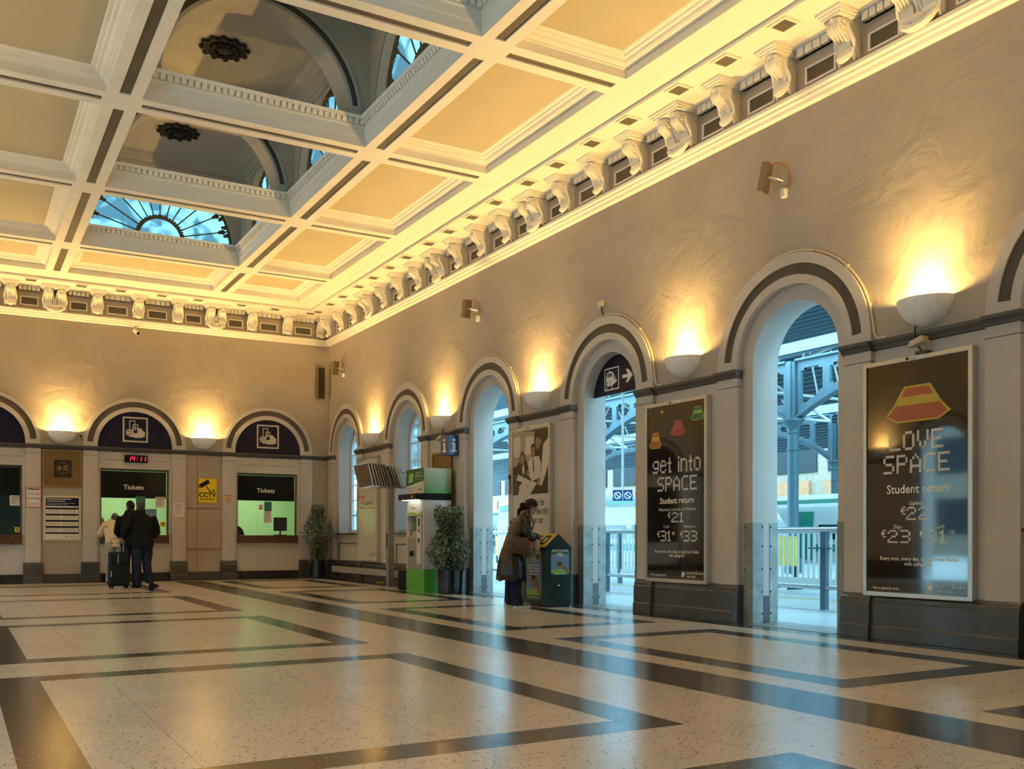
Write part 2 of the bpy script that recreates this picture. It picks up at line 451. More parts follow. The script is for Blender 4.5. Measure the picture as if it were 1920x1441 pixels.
def imposts(segs, name, F):
    """segs: (a0, a1, offset)"""
    mb = MB()
    for a0, a1, off in segs: mb.prism([(c+off, b) for c, b in IMPOST], a0, a1, 'a', 0)
    return mb.build(name, ['impost_paint'], M=F, kind='structure')

def plinths(segs, name, F):
    mb = MB()
    for a0, a1, off in segs: mb.prism([(c+off, b) for c, b in PLINTH], a0, a1, 'a', 0)
    return mb.build(name, ['dark_gloss'], M=F, kind='structure', bevel=.004)

def side_wall(name, F, kinds, a_of):
    """kinds: per arch 'door' or 'window'"""
    hi, W, ri = .81, 1.145, .64
    mb = MB()
    cs = [a_of(k) for k in range(8)]
    lo, hiA = min(0, min(cs)-1.3), max(0, max(cs)+1.3)
    lo = -28.5 if a_of(0) < 0 else -.14; hiA = .14 if a_of(0) < 0 else 28.5
    for k, ac in enumerate(cs):
        a0 = max(lo, ac-PERIOD/2); a1 = min(hiA, ac+PERIOD/2)
        if k == 7: a0, a1 = (lo, a1) if a_of(0) < 0 else (a0, hiA)
        mb.archwall(a0, a1, 2.94, 6.62, ac, 1.0, SPR, -.05, 0)
        door = kinds[k] == 'door'; sill = 0.0 if door else 1.10
        mb.ring(ac, SPR, ri, hi+.02, -.10, 1)
        for sg in (-1, 1):
            q0, q1 = sorted((ac+sg*ri, ac+sg*(hi+.02)))
            mb.rect(q0, q1, 0, SPR, -.10, 1)
            x = ac+sg*ri
            mb.quad((x, sill, -.5), (x, sill, -.10), (x, SPR, -.10), (x, SPR, -.5), 1)
        mb.cyl(ac, SPR, ri, -.5, -.10, 1)
        if not door:
            mb.rect(ac-ri, ac+ri, 0, sill, -.10, 1); mb.quad((ac-ri, sill, -.5), (ac+ri, sill, -.5), (ac+ri, sill, -.10), (ac-ri, sill, -.10), 1)
        for q0, q1 in ((a0, ac-W+.02), (ac+W-.02, a1)):
            if q1 > q0: mb.rect(q0, q1, 0, 2.96, -.06, 1)
        mb.archwall(a0, a1, 0, 7.2, ac, ri, SPR, -.5, 1, bb=sill)
    o = mb.build('wall_'+name, ['wall_paint', 'trim_paint'], M=F, kind='structure')
    archivolts(cs, hi, W, 'trim_arches_'+name, F); pilasters(cs, hi, W, 'trim_pilasters_'+name, F)
    im, pl = [], []
    edges = []
    for k, ac in enumerate(cs):
        for sg in (-1, 1):
            q0, q1 = sorted((ac+sg*(hi-.03), ac+sg*(W+.012))); im.append((q0, q1, 0))
            q0, q1 = sorted((ac+sg*(hi-.02), ac+sg*(W+.02))); pl.append((q0, q1, 0)); edges += [ac+sg*W]
        if kinds[k] == 'window': pl.append((ac-hi+.02, ac+hi-.02, -.10))
    edges.sort()
    prev = lo
    for i in range(0, len(edges), 2):
        if edges[i]-prev > .02: im.append((prev, edges[i], -.05)); pl.append((prev, edges[i], -.035))
        prev = edges[i+1]
    if hiA-prev > .02: im.append((prev, hiA, -.05)); pl.append((prev, hiA, -.035))
    imposts(im, 'trim_impost_'+name, F); plinths(pl, 'baseboard_'+name, F)
    return o

RIGHT_KINDS = ['window', 'window', 'door', 'door', 'door', 'window', 'door', 'door']
LEFT_KINDS = ['window', 'window', 'door', 'window', 'door', 'door', 'door', 'window']  # unseen street wall; extra open doors added to bring in daylight
side_wall('right', FR, RIGHT_KINDS, lambda k: SIDE_ARCHES[k])
side_wall('left', FL, LEFT_KINDS, lambda k: -SIDE_ARCHES[k])

# ---- back (ticket) wall
def back_wall():
    hi, W = .80, 1.10
    mb = MB()
    # ticket opening: inner edges of each window, in the wall at c = -.06
    for ac in BACK_ARCHES:
        a0, a1 = ac-1.5214, ac+1.5214
        if ac == BACK_ARCHES[-1]: a0 = -12.66
        if ac == BACK_ARCHES[0]: a1 = .14
        mb.archwall(a0, a1, 2.94, 6.62, ac, .95, SPR, -.05, 0)
        mb.face([(ac+.95*math.cos(PI*i/24), 2.94 if i in (0, 24) else SPR+.95*math.sin(PI*i/24)) for i in range(25)], -.10, 0)
        for q0, q1 in ((a0, ac-W+.02), (ac+W-.02, a1)): mb.rect(q0, q1, 0, 2.96, -.06, 0)
        # infill with the opening 1.475 wide, z .86 to 2.56
        o0, o1 = ac-.74, ac+.74
        mb.rect(ac-hi-.02, o0, 0, 2.96, -.06, 1); mb.rect(o1, ac+hi+.02, 0, 2.96, -.06, 1)
        mb.rect(o0, o1, 2.56, 2.96, -.06, 1); mb.rect(o0, o1, 0, .86, -.06, 1)
        mb.box(o0, o1, 2.748, 2.756, -.07, -.057, 2)
        for s0 in (o0, o1): mb.quad((s0, .86, -.22), (s0, .86, -.06), (s0, 2.56, -.06), (s0, 2.56, -.22), 1)
        mb.quad((o0, 2.56, -.22), (o1, 2.56, -.22), (o1, 2.56, -.06), (o0, 2.56, -.06), 1)
    mb.build('wall_back', ['wall_paint', 'trim_paint', 'arch_band'], M=FB, kind='structure')
    archivolts(BACK_ARCHES, hi, W, 'trim_arches_back', FB); pilasters(BACK_ARCHES, hi, W, 'trim_pilasters_back', FB)
    im, pl, edges = [], [], []
    for ac in BACK_ARCHES:
        for sg in (-1, 1):
            q0, q1 = sorted((ac+sg*(hi-.005), ac+sg*(W+.012))); im.append((q0, q1, 0))
            q0, q1 = sorted((ac+sg*(hi-.04), ac+sg*(W+.04))); pl.append((q0, q1, 0)); edges.append(ac+sg*W)
        im.append((ac-hi, ac+hi, -.04))
    edges.sort(); low = []; prev = -12.52
    for i in range(0, len(edges), 2):
        im.append((prev, edges[i], -.05)); low.append((prev, edges[i])); low.append((edges[i], edges[i+1])); prev = edges[i+1]
    im.append((prev, 0, -.05)); low.append((prev, 0))
    imposts(im, 'trim_impost_back', FB); plinths(pl, 'baseboard_back', FB)
    mb = MB()
    for a0, a1 in low: mb.box(a0, a1, 0, .20, -.07, -.03, 0)
    for ac in BACK_ARCHES: mb.box(ac-hi, ac+hi, 0, .20, -.07, -.03, 0)
    mb.build('baseboard_back_low', ['dark_gloss'], M=FB, kind='structure')
    # panel battens on the pier by the second counter
    mb = MB()
    for b in (1.69, .735): mb.box(-3.40, -2.61, b-.012, b+.012, -.06, -.045, 0)
    mb.box(-3.165, -3.155, .2, 2.92, -.06, -.052, 0)
    mb.build('trim_batten_back', ['wood_line'], M=FB, kind='structure')
back_wall()
mb = MB(); mb.rect(-.14, 12.66, 0, 6.62, 0, 0)
mb.build('wall_front', ['wall_paint'], M=FF, kind='structure')

# ---- floor
def floor():
    rects = []            # (x0,x1,y0,y1) dark outer, with band width
    def ringr(x0, x1, y0, y1, w=.285): rects.append((x0, x1, y0, y1, w))
    for y0, y1 in ((-15.39, -19.16), (-10.78, -14.55), (-6.0, -9.85), (-1.25, -4.75), (-19.95, -23.6), (-24.3, -27.6)):
        ringr(-7.86, -4.62, y1, y0)
    sides = ((-15.0, -18.72), (-10.33, -14.05), (-5.45, -9.25), (-.75, -4.3), (-19.72, -23.4), (-24.1, -27.7))
    for y0, y1 in sides:
        ringr(-2.83, -.72, y1, y0, .30); ringr(-11.78, -9.67, y1, y0, .30)
    solid = [(-3.78, -3.15, -28.4, -.45), (-9.35, -8.72, -28.4, -.45), (-.30, 0.14, -28.5, .14), (-12.66, -12.22, -28.5, .14), (-12.66, 0.14, -.06, 0.14)]
    xs, ys = {-12.66, 0.14}, {-28.5, 0.14}
    for x0, x1, y0, y1, w in rects: xs |= {x0, x0+w, x1-w, x1}; ys |= {y0, y0+w*1.0, y1-w, y1}
    for x0, x1, y0, y1 in solid: xs |= {x0, x1}; ys |= {y0, y1}
    xs, ys = sorted(xs), sorted(ys)
    mb = MB()
    for i in range(len(xs)-1):
        for j in range(len(ys)-1):
            x, y = (xs[i]+xs[i+1])/2, (ys[j]+ys[j+1])/2
            d = any(a < x < b and c < y < e for a, b, c, e in solid)
            for x0, x1, y0, y1, w in rects:
                if x0 < x < x1 and y0 < y < y1 and not (x0+w < x < x1-w and y0+w < y < y1-w): d = True
            mb.quad((xs[i], ys[j], 0), (xs[i+1], ys[j], 0), (xs[i+1], ys[j+1], 0), (xs[i], ys[j+1], 0), 1 if d else 0)
    mb.build('floor', ['terrazzo_light', 'terrazzo_dark'], kind='structure')
    mb = MB()
    for k, kd in enumerate(RIGHT_KINDS):
        if kd == 'door': mb.box(0, .62, -SIDE_ARCHES[k]-.66, -SIDE_ARCHES[k]+.66, -.05, .004, 0)
    mb.build('trim_thresholds', ['threshold'], kind='structure')
floor()

# ---- ceiling
BX = [-2.852, -6.26, -9.668]; BY = [-3.14-3.507*k for k in range(7)]; HB = .208
XI = [(-2.645, -1.09), (-6.05, -3.06), (-9.46, -6.47), (-11.43, -9.876)]
YI = [(-2.925, -1.09)]+[(BY[k+1]+.217, BY[k]-.217) for k in range(6)]+[(-27.31, BY[6]-.217)]
LANTERN_ROWS = [1, 2, 3, 4]
def ceiling():
    xs, ys = {-12.66, 0.14}, {-28.5, 0.14}
    for a, b in XI: xs |= {a, b}
    for a, b in YI: ys |= {a, b}
    for b in BX: xs |= {b-.0675, b+.0675}
    for b in BY: ys |= {b-.058, b+.058}
    xs, ys = sorted(xs), sorted(ys); mb = MB()
    inx = lambda x: next((i for i, (a, b) in enumerate(XI) if a < x < b), None)
    iny = lambda y: next((i for i, (a, b) in enumerate(YI) if a < y < b), None)
    def recess(x0, x1, y0, y1, rings, pm):
        pts = [[(x0+i, y0+i, ZC+d), (x1-i, y0+i, ZC+d), (x1-i, y1-i, ZC+d), (x0+i, y1-i, ZC+d)] for i, d in rings]
        for (p, q) in zip(pts, pts[1:]):
            for k in range(4): mb.quad(p[k], p[(k+1) % 4], q[(k+1) % 4], q[k], 0)
        mb.quad(*pts[-1], pm)
    for i in range(len(xs)-1):
        for j in range(len(ys)-1):
            x0, x1, y0, y1 = xs[i], xs[i+1], ys[j], ys[j+1]; x, y = (x0+x1)/2, (y0+y1)/2
            ix, iy = inx(x), iny(y)
            if ix is not None and iy is not None: continue
            onx = any(abs(x-b) < .06 for b in BX); ony = any(abs(y-b) < .05 for b in BY)
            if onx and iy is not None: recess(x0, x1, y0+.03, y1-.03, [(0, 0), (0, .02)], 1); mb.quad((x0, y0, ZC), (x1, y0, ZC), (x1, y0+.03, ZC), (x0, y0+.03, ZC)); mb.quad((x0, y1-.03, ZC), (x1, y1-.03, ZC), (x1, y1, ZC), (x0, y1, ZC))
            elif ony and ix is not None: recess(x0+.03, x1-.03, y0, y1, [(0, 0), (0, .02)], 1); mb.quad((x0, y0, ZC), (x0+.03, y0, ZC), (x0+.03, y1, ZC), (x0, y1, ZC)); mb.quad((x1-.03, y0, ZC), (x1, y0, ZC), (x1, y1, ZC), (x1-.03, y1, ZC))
            else: mb.quad((x0, y0, ZC), (x1, y0, ZC), (x1, y1, ZC), (x0, y1, ZC), 0)
    for ix, (x0, x1) in enumerate(XI):
        for iy, (y0, y1) in enumerate(YI):
            if ix == 1 and iy in LANTERN_ROWS: continue
            recess(x0, x1, y0, y1, [(0, 0), (.004, .10), (.03, .102), (.035, .118), (.06, .122), (.085, .14), (.10, .165), (.135, .17), (.15, .19), (.19, .195), (.205, .205)], 2)
    mb.build('ceiling', ['ceiling_white', 'ceiling_strip', 'ceiling_panel'], kind='structure')
    mb = MB(); mb.box(-12.6, -6.4, -28.5, .1, 6.9, 7.0); mb.box(-2.6, .1, -28.5, .1, 6.9, 7.0); mb.box(-6.4, -2.6, -28.5, -17.4, 6.9, 7.0); mb.box(-6.4, -2.6, -2.75, .1, 6.9, 7.0)
    mb.build('roof', ['shed_dark'], kind='structure')
ceiling()

# ---- lanterns over the middle strip
LX0, LX1 = -6.05, -3.06; LZ = 6.94; LTOP = 8.45
def dents(mb, p0, p1, nrm, z0, z1, step=.085, m=0):
    L = math.hypot(p1[0]-p0[0], p1[1]-p0[1]); n = int(L/step); dx, dy = (p1[0]-p0[0])/L, (p1[1]-p0[1])/L
    for i in range(n):
        s0 = (i+.5)*L/n-.028; s1 = s0+.056
        pts = [(p0[0]+dx*s, p0[1]+dy*s) for s in (s0, s1)]; q = [(x+nrm[0]*.055, y+nrm[1]*.055) for x, y in pts]; q2 = [(x+nrm[0]*.03, y+nrm[1]*.03) for x, y in pts]
        v = [(*pts[0], z0), (*pts[1], z0), (*pts[1], z1), (*pts[0], z1), (*q2[0], z0), (*q2[1], z0), (*q[1], z1), (*q[0], z1)]
        mb.add(v, [(4, 5, 6, 7), (0, 1, 5, 4), (0, 4, 7, 3), (1, 2, 6, 5)], m)
def lanterns():
    rim = MB(); wall = MB(); rib = MB(); top = MB()
    y_front, y_back = YI[4][0], YI[1][1]
    for iy in LANTERN_ROWS:
        y0, y1 = YI[iy]; yc = (y0+y1)/2
        loop = lambda i: [(LX0+i, y0+i), (LX1-i, y0+i), (LX1-i, y1-i), (LX0+i, y1-i)]
        prof = [(0, 6.55), (0, 6.68), (.012, 6.685), (.012, 6.80), (.03, 6.81), (.03, 6.83), (.02, 6.84), (.03, 6.90), (.085, 6.905), (.10, 6.945), (-.05, 6.947), (-.30, 6.948)]
        prev = None
        for i, z in prof:
            cur = [(x, y, z) for x, y in loop(i)]
            if prev:
                for k in range(4): rim.quad(prev[k], prev[(k+1) % 4], cur[(k+1) % 4], cur[k], 0)
            prev = cur
        c = loop(.022)
        for k, nr in enumerate([(0, 1), (-1, 0), (0, -1), (1, 0)]): dents(rim, c[k], c[(k+1) % 4], nr, 6.842, 6.90)
        # side walls with lunettes (local a along y)
        for xw, sg, F in ((LX1+.08, 1, FR), (LX0-.08, -1, FL)):
            Fm = frame(xw, 0, 0, 0, -1) if sg > 0 else frame(xw, 0, 0, 0, 1)
            ac = -yc if sg > 0 else yc
            m2 = MB(); hy = (3.507)/2
            m2.archwall(ac-hy, ac+hy, LZ, LTOP+.1, ac, 1.36, LZ, 0, 0, 24)
            # splay to the window
            for i in range(24):
                t, u = PI*i/24, PI*(i+1)/24
                p = lambda r, t, c: (ac+r*math.cos(t), LZ+r*math.sin(t), c)
                m2.quad(p(1.36, t, 0), p(1.36, u, 0), p(1.26, u, -.13), p(1.26, t, -.13), 0)
            m2.ring(ac, LZ, 1.26, 1.9, -.15, 0); m2.ring(ac, LZ, 1.36, 1.40, .012, 0)
            wall.add([tuple(Fm @ Vector(q)) for q in m2.v], m2.f, 0)
        # flat ceiling with coved cornice along the walls
        st = [(.0, 8.20), (.03, 8.22), (.03, 8.26), (.07, 8.27), (.09, 8.31), (.15, 8.33), (.15, 8.36), (.23, 8.40), (.26, 8.405), (.30, 8.43), (.34, LTOP)]
        xa, xb = LX0-.08, LX1+.08; ya, yb = yc-3.507/2, yc+3.507/2
        e0 = 1 if iy == 4 else 0; e1 = 1 if iy == 1 else 0
        if e0: ya += .08
        if e1: yb -= .03
        prev = None
        for i, z in st:
            cur = [(xa+i, ya+i*e0, z), (xb-i, ya+i*e0, z), (xb-i, yb-i*e1, z), (xa+i, yb-i*e1, z)]
            if prev:
                for k in range(4):
                    if (k == 0 and not e0) or (k == 2 and not e1): continue
                    top.quad(prev[k], prev[(k+1) % 4], cur[(k+1) % 4], cur[k], 0)
            prev = cur
        top.quad(*prev, 1)
        top.box(xa-.3, xb+.3, yc-1.76, yc+1.76, LTOP+.06, LTOP+.12, 0)
    # ribs over the beams, end walls
    xc = (LX0+LX1)/2; rr = 1.27; q0, q1, q2 = rr+.05, rr+.125, rr+.175
    for k in range(1, 4):
        yb = BY[k]
        for s, y in ((1, yb+.19), (-1, yb-.19)):
            F = frame(xc, y, 0, 1, 0) if s < 0 else frame(xc, y, 0, -1, 0)
            m2 = MB()
            m2.archwall(-1.62, 1.62, LZ, LTOP+.08, 0, q2, LZ, 0, 0)
            m2.ring(0, LZ, rr, q0, .03, 0); m2.ring(0, LZ, q1, q2, .03, 0); m2.ring(0, LZ, q0, q1, .03, 0, 0, .12, 3); m2.ring(0, LZ, q0, q1, .03, 0, PI-.12, PI, 3)
            m2.ring(0, LZ, q0, q1, .012, 1, .12, PI/2-.09, 14); m2.ring(0, LZ, q0, q1, .012, 1, PI/2+.09, PI-.12, 14)
            m2.ring(0, LZ, q0, q1, .03, 0, PI/2-.09, PI/2+.09, 4)
            m2.face([(.045*math.cos(2*PI*i/14), LZ+(q0+q1)/2+.045*math.sin(2*PI*i/14)) for i in range(14)], .034, 1)
            m2.cyl(0, LZ, q2, 0, .03, 0); m2.cyl(0, LZ, rr, -.19, .03, 0)
            rib.add([tuple(F @ Vector(q)) for q in m2.v], m2.f, 0); n = len(m2.m)
            rib.m[-n:] = m2.m
    for y, s in ((y_back+.17, 1), (y_front-.17, -1)):
        F = frame(xc, y, 0, 1, 0) if s > 0 else frame(xc, y, 0, -1, 0)
        m2 = MB(); m2.archwall(-1.62, 1.62, LZ, LTOP+.1, 0, 1.41, LZ, 0, 0); m2.cyl(0, LZ, 1.41, -.12, 0, 0); m2.ring(0, LZ, 1.41, 1.48, .02, 0); m2.cyl(0, LZ, 1.48, 0, .02, 0)
        wall.add([tuple(F @ Vector(q)) for q in m2.v], m2.f, 0)
    rim.build('trim_lantern_rims', ['plaster_white'], kind='structure')
    wall.build('wall_lantern', ['lantern_paint'], kind='structure')
    rib.build('trim_lantern_arches', ['lantern_paint', 'arch_band'], kind='structure')
    top.build('ceiling_lantern', ['lantern_paint', 'lantern_paint'], kind='structure')
lanterns()
WN = [0]
def fan_window(F, R, spokes, leaf=True):
    """round-headed fanlight, local centre at (0,0)"""
    WN[0] += 1
    g = MB(); g.face([(R*math.cos(PI*i/32), R*math.sin(PI*i/32)) for i in range(33)], 0, 0)
    o = g.build('window_%d' % WN[0], ['lantern_glass'], M=F, kind='structure')
    f = MB(); r0 = R*.30
    arc = lambda r, c, n=26: [(r*math.cos(PI*i/n), r*math.sin(PI*i/n), c) for i in range(n+1)]
    f.tube(arc(r0, .02), .026, 8); f.tube(arc(R*.985, .02), .03, 6); f.tube([(-R, .015, .02), (R, .015, .02)], .03, 6)
    for k in range(1, spokes):
        t = PI*k/spokes; f.tube([(r0*math.cos(t), r0*math.sin(t), .02), (R*math.cos(t), R*math.sin(t), .02)], .014, 6)
    f.build('glazing_bars', ['bronze'], o, Matrix.Identity(4))
    d = MB()
    for k in range(26): t = PI*(k+.5)/26; d.ball(((r0+.035)*math.cos(t), (r0+.035)*math.sin(t), .03), .028, .028, .02, 8, 5)
    for k in range(1, spokes):
        if spokes > 8 and 3 < k < spokes-3: continue
        t = PI*k/spokes; r = R*.90; cx, cy = r*math.cos(t), r*math.sin(t)
        for dr, dt, s in ((.0, 0, .05), (.06, .06, .04), (.06, -.06, .04), (.10, .10, .03), (.10, -.10, .03), (-.06, 0, .035), (.02, .07, .03), (.02, -.07, .03)):
            rr, tt = r+dr*R*.8, t+dt; d.ball((rr*math.cos(tt), rr*math.sin(tt), .03), s*R*.8, s*R*.8, .02, 7, 4)
    if not leaf:
        n = 30
        for k in range(n):
            t = PI*(k+.5)/n; r = R*(.94+.03*math.sin(k*2.1)); d.ball((r*math.cos(t), r*math.sin(t), .03), .045+.02*math.sin(k*1.7), .045, .025, 7, 4)
    d.build('cast_leaves', ['bronze'], o, Matrix.Identity(4))
    return o
fan_window(frame((LX0+LX1)/2, YI[1][1]+.28, LZ+.01, 1, 0), 1.41, 12)
for iy in LANTERN_ROWS:
    yc = sum(YI[iy])/2
    fan_window(frame(LX1+.22, yc, LZ+.01, 0, -1), 1.26, 9, False)
    fan_window(frame(LX0-.22, yc, LZ+.01, 0, 1), 1.26, 9, False)
fan_window(frame((LX0+LX1)/2, YI[4][0]-.28, LZ+.01, -1, 0), 1.41, 12)

# ---- arched windows in the side walls
def arch_window(F, ac, sill=1.10, glassm='pale_glass', wood='white_frame', door=False):
    WN[0] += 1; r = .64
    g = MB(); g.face([(ac-r, sill), (ac+r, sill)]+[(ac+r*math.cos(PI*i/24), SPR+r*math.sin(PI*i/24)) for i in range(25)], -.44, 0)
    o = g.build('window_%d' % WN[0], [glassm], M=F, kind='structure')
    f = MB(); c0, c1 = -.46, -.40
    f.ring(ac, SPR, r-.07, r, c1, 0); f.cyl(ac, SPR, r-.07, c0, c1, 0)
    for s in (-1, 1): f.box(*sorted((ac+s*(r-.07), ac+s*r)), sill, SPR, c0, c1)
    f.box(ac-r, ac+r, sill, sill+.08, c0, c1+.01)
    for x in (-.21, .21): f.box(ac+x-.018, ac+x+.018, sill, SPR+math.sqrt((r-.03)**2-x*x), c0+.01, c1-.01)
    z = sill+.08
    while z < SPR+.45:
        h = r if z < SPR else math.sqrt(max(.01, r*r-(z-SPR)**2)); f.box(ac-h+.02, ac+h-.02, z-.014, z+.014, c0+.01, c1-.012); z += .37
    f.build('glazing_bars', [wood], o, Matrix.Identity(4))
    s = MB(); s.box(ac-.83, ac+.83, sill-.02, sill+.012, -.42, -.02); s.build('sill', ['dark_gloss'], o, Matrix.Identity(4))
    if not door:
        p = MB()
        for (b0, b1) in ((.40, .86), ):
            for q in ((ac-.62, ac+.62, b0-.02, b0), (ac-.62, ac+.62, b1, b1+.02), (ac-.62, ac-.60, b0, b1), (ac+.60, ac+.62, b0, b1)): p.box(q[0], q[1], q[2], q[3], -.10, -.085)
        p.build('apron_moulding', ['dark_gloss'], o, Matrix.Identity(4))
for k, kd in enumerate(RIGHT_KINDS):
    if kd == 'window': arch_window(FR, SIDE_ARCHES[k])
for k, kd in enumerate(LEFT_KINDS):
    if kd == 'window': arch_window(FL, -SIDE_ARCHES[k], glassm='window_glass')

# ---- cornice
def cornice(name, F, a0, a1, doubles, spacing, m0=0, m1=0, full=True):
    """a0..a1 along the wall; doubles: list of centres of paired brackets; single brackets fall at the thirds between"""
    mb = MB()
    def run(poly, s0=a0, s1=a1, m=0): mb.prism(poly, s0, s1, 'a', m)
    run([(-.06, 5.78), (-.02, 5.79), (.0, 5.80), (.012, 5.835), (.04, 5.85), (.045, 5.875), (.075, 5.89), (.08, 5.925), (-.06, 5.935)])
    if not full:
        run([(-.06, 6.30), (.10, 6.40), (.60, 6.45), (.60, 6.50), (.885, 6.55), (-.06, 6.55)])
        return mb.build(name, ['plaster_white', 'arch_band'], M=F, kind='structure')
    run([(-.06, 6.425), (.06, 6.425), (.07, 6.44), (.09, 6.45), (.66, 6.455), (.66, 6.49), (.64, 6.50), (.68, 6.515), (.74, 6.52), (.80, 6.53), (.84, 6.545), (.885, 6.551), (-.06, 6.56)])
    pos = []
    for d in doubles: pos.append((d, True))
    ds = sorted(doubles)
    for x, y in zip(ds, ds[1:]):
        for q in (1, 2, 3): pos.append((x+(y-x)*q/4, False))
    st = (ds[1]-ds[0])/4
    q = ds[0]-st
    while q > a0+.05: pos.append((q, False)); q -= st
    q = ds[-1]+st
    while q < a1-.05: pos.append((q, False)); q += st
    pos.sort()
    hw = lambda d: .245 if d else .125
    # caps over the brackets, breaking forward
    for p, d in pos:
        h = hw(d)
        mb.box(p-h, p+h, 6.375, 6.40, -.05, .31); mb.box(p-h-.02, p+h+.02, 6.40, 6.42, -.05, .335); mb.box(p-h-.035, p+h+.035, 6.42, 6.452, -.05, .36)
    # frieze panels, dentils, sunk squares between
    ed = [(a0, None)]+[(p, d) for p, d in pos]+[(a1, None)]
    for (p, d), (q, e) in zip(pos, pos[1:]):
        s0, s1 = p+hw(d)+.02, q-hw(e)-.02; mid = (s0+s1)/2; L = s1-s0
        n = 5; gp = .016; bw = (L-gp*(n+1))/n if n else L
        for i in range(n): x = s0+gp+i*(bw+gp); mb.box(x, x+bw, 6.335, 6.425, -.05, .03)
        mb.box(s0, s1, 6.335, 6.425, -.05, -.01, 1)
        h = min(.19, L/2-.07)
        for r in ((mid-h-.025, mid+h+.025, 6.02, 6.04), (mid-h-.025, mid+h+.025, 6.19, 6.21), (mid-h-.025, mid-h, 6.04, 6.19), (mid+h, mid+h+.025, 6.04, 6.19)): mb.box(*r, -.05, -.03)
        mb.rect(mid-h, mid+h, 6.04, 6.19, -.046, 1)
        w = .10; c0, c1 = .42, .60
        z = 6.449
        mb.box(mid-w-.03, mid+w+.03, z-.014, z+.008, c0-.03, c0); mb.box(mid-w-.03, mid+w+.03, z-.014, z+.008, c1, c1+.03)
        mb.box(mid-w-.03, mid-w, z-.014, z+.008, c0, c1); mb.box(mid+w, mid+w+.03, z-.014, z+.008, c0, c1)
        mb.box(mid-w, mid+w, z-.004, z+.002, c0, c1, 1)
    mb.build(name, ['plaster_white', 'ceiling_strip'], M=F, kind='structure')
    return pos
POS_R = cornice('trim_cornice_right', FR, 0, 28.4, [2.9875+PERIOD*k for k in range(7)], PERIOD)
POS_B = cornice('trim_cornice_back', FB, -12.52, 0, [-2.77, -6.21, -9.65], 3.44)
cornice('trim_cornice_left', FL, -28.4, 0, [], 1, full=False)
cornice('trim_cornice_front', FF, 0, 12.52, [], 1, full=False)

# scroll brackets of the cornice
def scroll_mesh(mb_, a, w):
    mb = MB()
    prof = []
    for t in range(0, 11):                              # upper scroll
        q = R_(100-20*t); prof.append((.255+.085*math.cos(q), 6.295+.075*math.sin(q)))
    prof += [(.19, 6.21), (.155, 6.16), (.135, 6.10)]
    for t in range(0, 9):
        q = R_(60-25*t); prof.append((.10+.045*math.cos(q), 6.045+.045*math.sin(q)))
    prof += [(-.05, 6.0), (-.05, 6.375), (.2, 6.375)]
    mb.prism(prof, a-w/2, a+w/2, 'a', 0)
    for i in range(4):                                  # flutes on the face
        x = a-w/2+w*(i+.5)/4
        mb.tube([(x, 6.33, .325), (x, 6.29, .342), (x, 6.25, .325), (x, 6.21, .245), (x, 6.15, .16)], .013, 5)
    # leaf cap
    for i in range(5):
        x = a-w/2+w*(i+.5)/5; mb.ball((x, 6.35-.008*abs(i-2), .31+.012*(2-abs(i-2))), .026, .035, .04, 7, 5)
    for s in (-1, 1):                                   # side volutes and trailing leaf
        x = a+s*(w/2+.004)
        mb.tube([(x, 6.29+.055*math.sin(t*.6)*(1-t*.07), .255+.055*math.cos(t*.6)*(1-t*.07)) for t in range(12)], .012, 5)
        mb.tube([(x, 6.32, .20), (x+s*.012, 6.24, .17), (x+s*.03, 6.14, .12), (x+s*.02, 6.06, .07), (x+s*.02, 5.99, .03)], [.02, .024, .026, .02, .012], 6)
    mb_.add([(x, y, -.05+(c+.05)*.84) for x, y, c in mb.v], mb.f, 0)
def swag_mesh(mb, a, h, low):
    pts = [(a+h*math.cos(PI+PI*i/12), 6.06-low*math.sin(PI*i/12), .075+.05*math.sin(PI*i/12)) for i in range(13)]
    mb.tube(pts, [.018+.024*math.sin(PI*i/12) for i in range(13)], 7)
    for s in (-1, 1):
        mb.ball((a+s*h, 6.07, .07), .035, .035, .035, 8, 6)
        mb.tube([(a+s*h, 6.06, .07), (a+s*(h+.01), 6.0, .06), (a+s*(h+.012), 5.955, .055)], [.018, .026, .012], 7)
    mb.ball((a, 6.06-low*.35, .10), h*.45, low*.4, .05, 9, 6)
def brackets(pos, F, lim, lab1, lab2, g1, g2):
    P = {}
    for p, d in pos:
        if not lim(p): continue
        if d not in P:
            mb = MB()
            if d:
                scroll_mesh(mb, -.125, .145); scroll_mesh(mb, .125, .145)
            else: scroll_mesh(mb, 0, .155)
            o = mb.build('cornice_bracket', ['plaster_white'], M=F @ T(p, 0, 0), smooth=True)
            tag(o, lab2 if d else lab1, 'bracket', g2 if d else g1)
            sw = MB(); swag_mesh(sw, 0, .20 if d else .085, .13 if d else .07)
            sw.build('swag', ['plaster_white'], o, Matrix.Identity(4), smooth=True); P[d] = o
        else:
            dup(P[d], F @ T(p, 0, 0))
brackets(POS_R, FR, lambda p: .1 < p < 18.5, 'single plaster scroll bracket with small swag under the cornice above the doorways', 'paired plaster scroll brackets joined by a wide swag above the doorways',
         'single cornice brackets of the doorway wall', 'paired cornice brackets of the doorway wall')
brackets(POS_B, FB, lambda p: -9 < p < -.1, 'single plaster scroll bracket with small swag under the cornice above the ticket windows', 'paired plaster scroll brackets joined by a wide swag above the ticket windows',
         'single cornice brackets of the ticket wall', 'paired cornice brackets of the ticket wall')

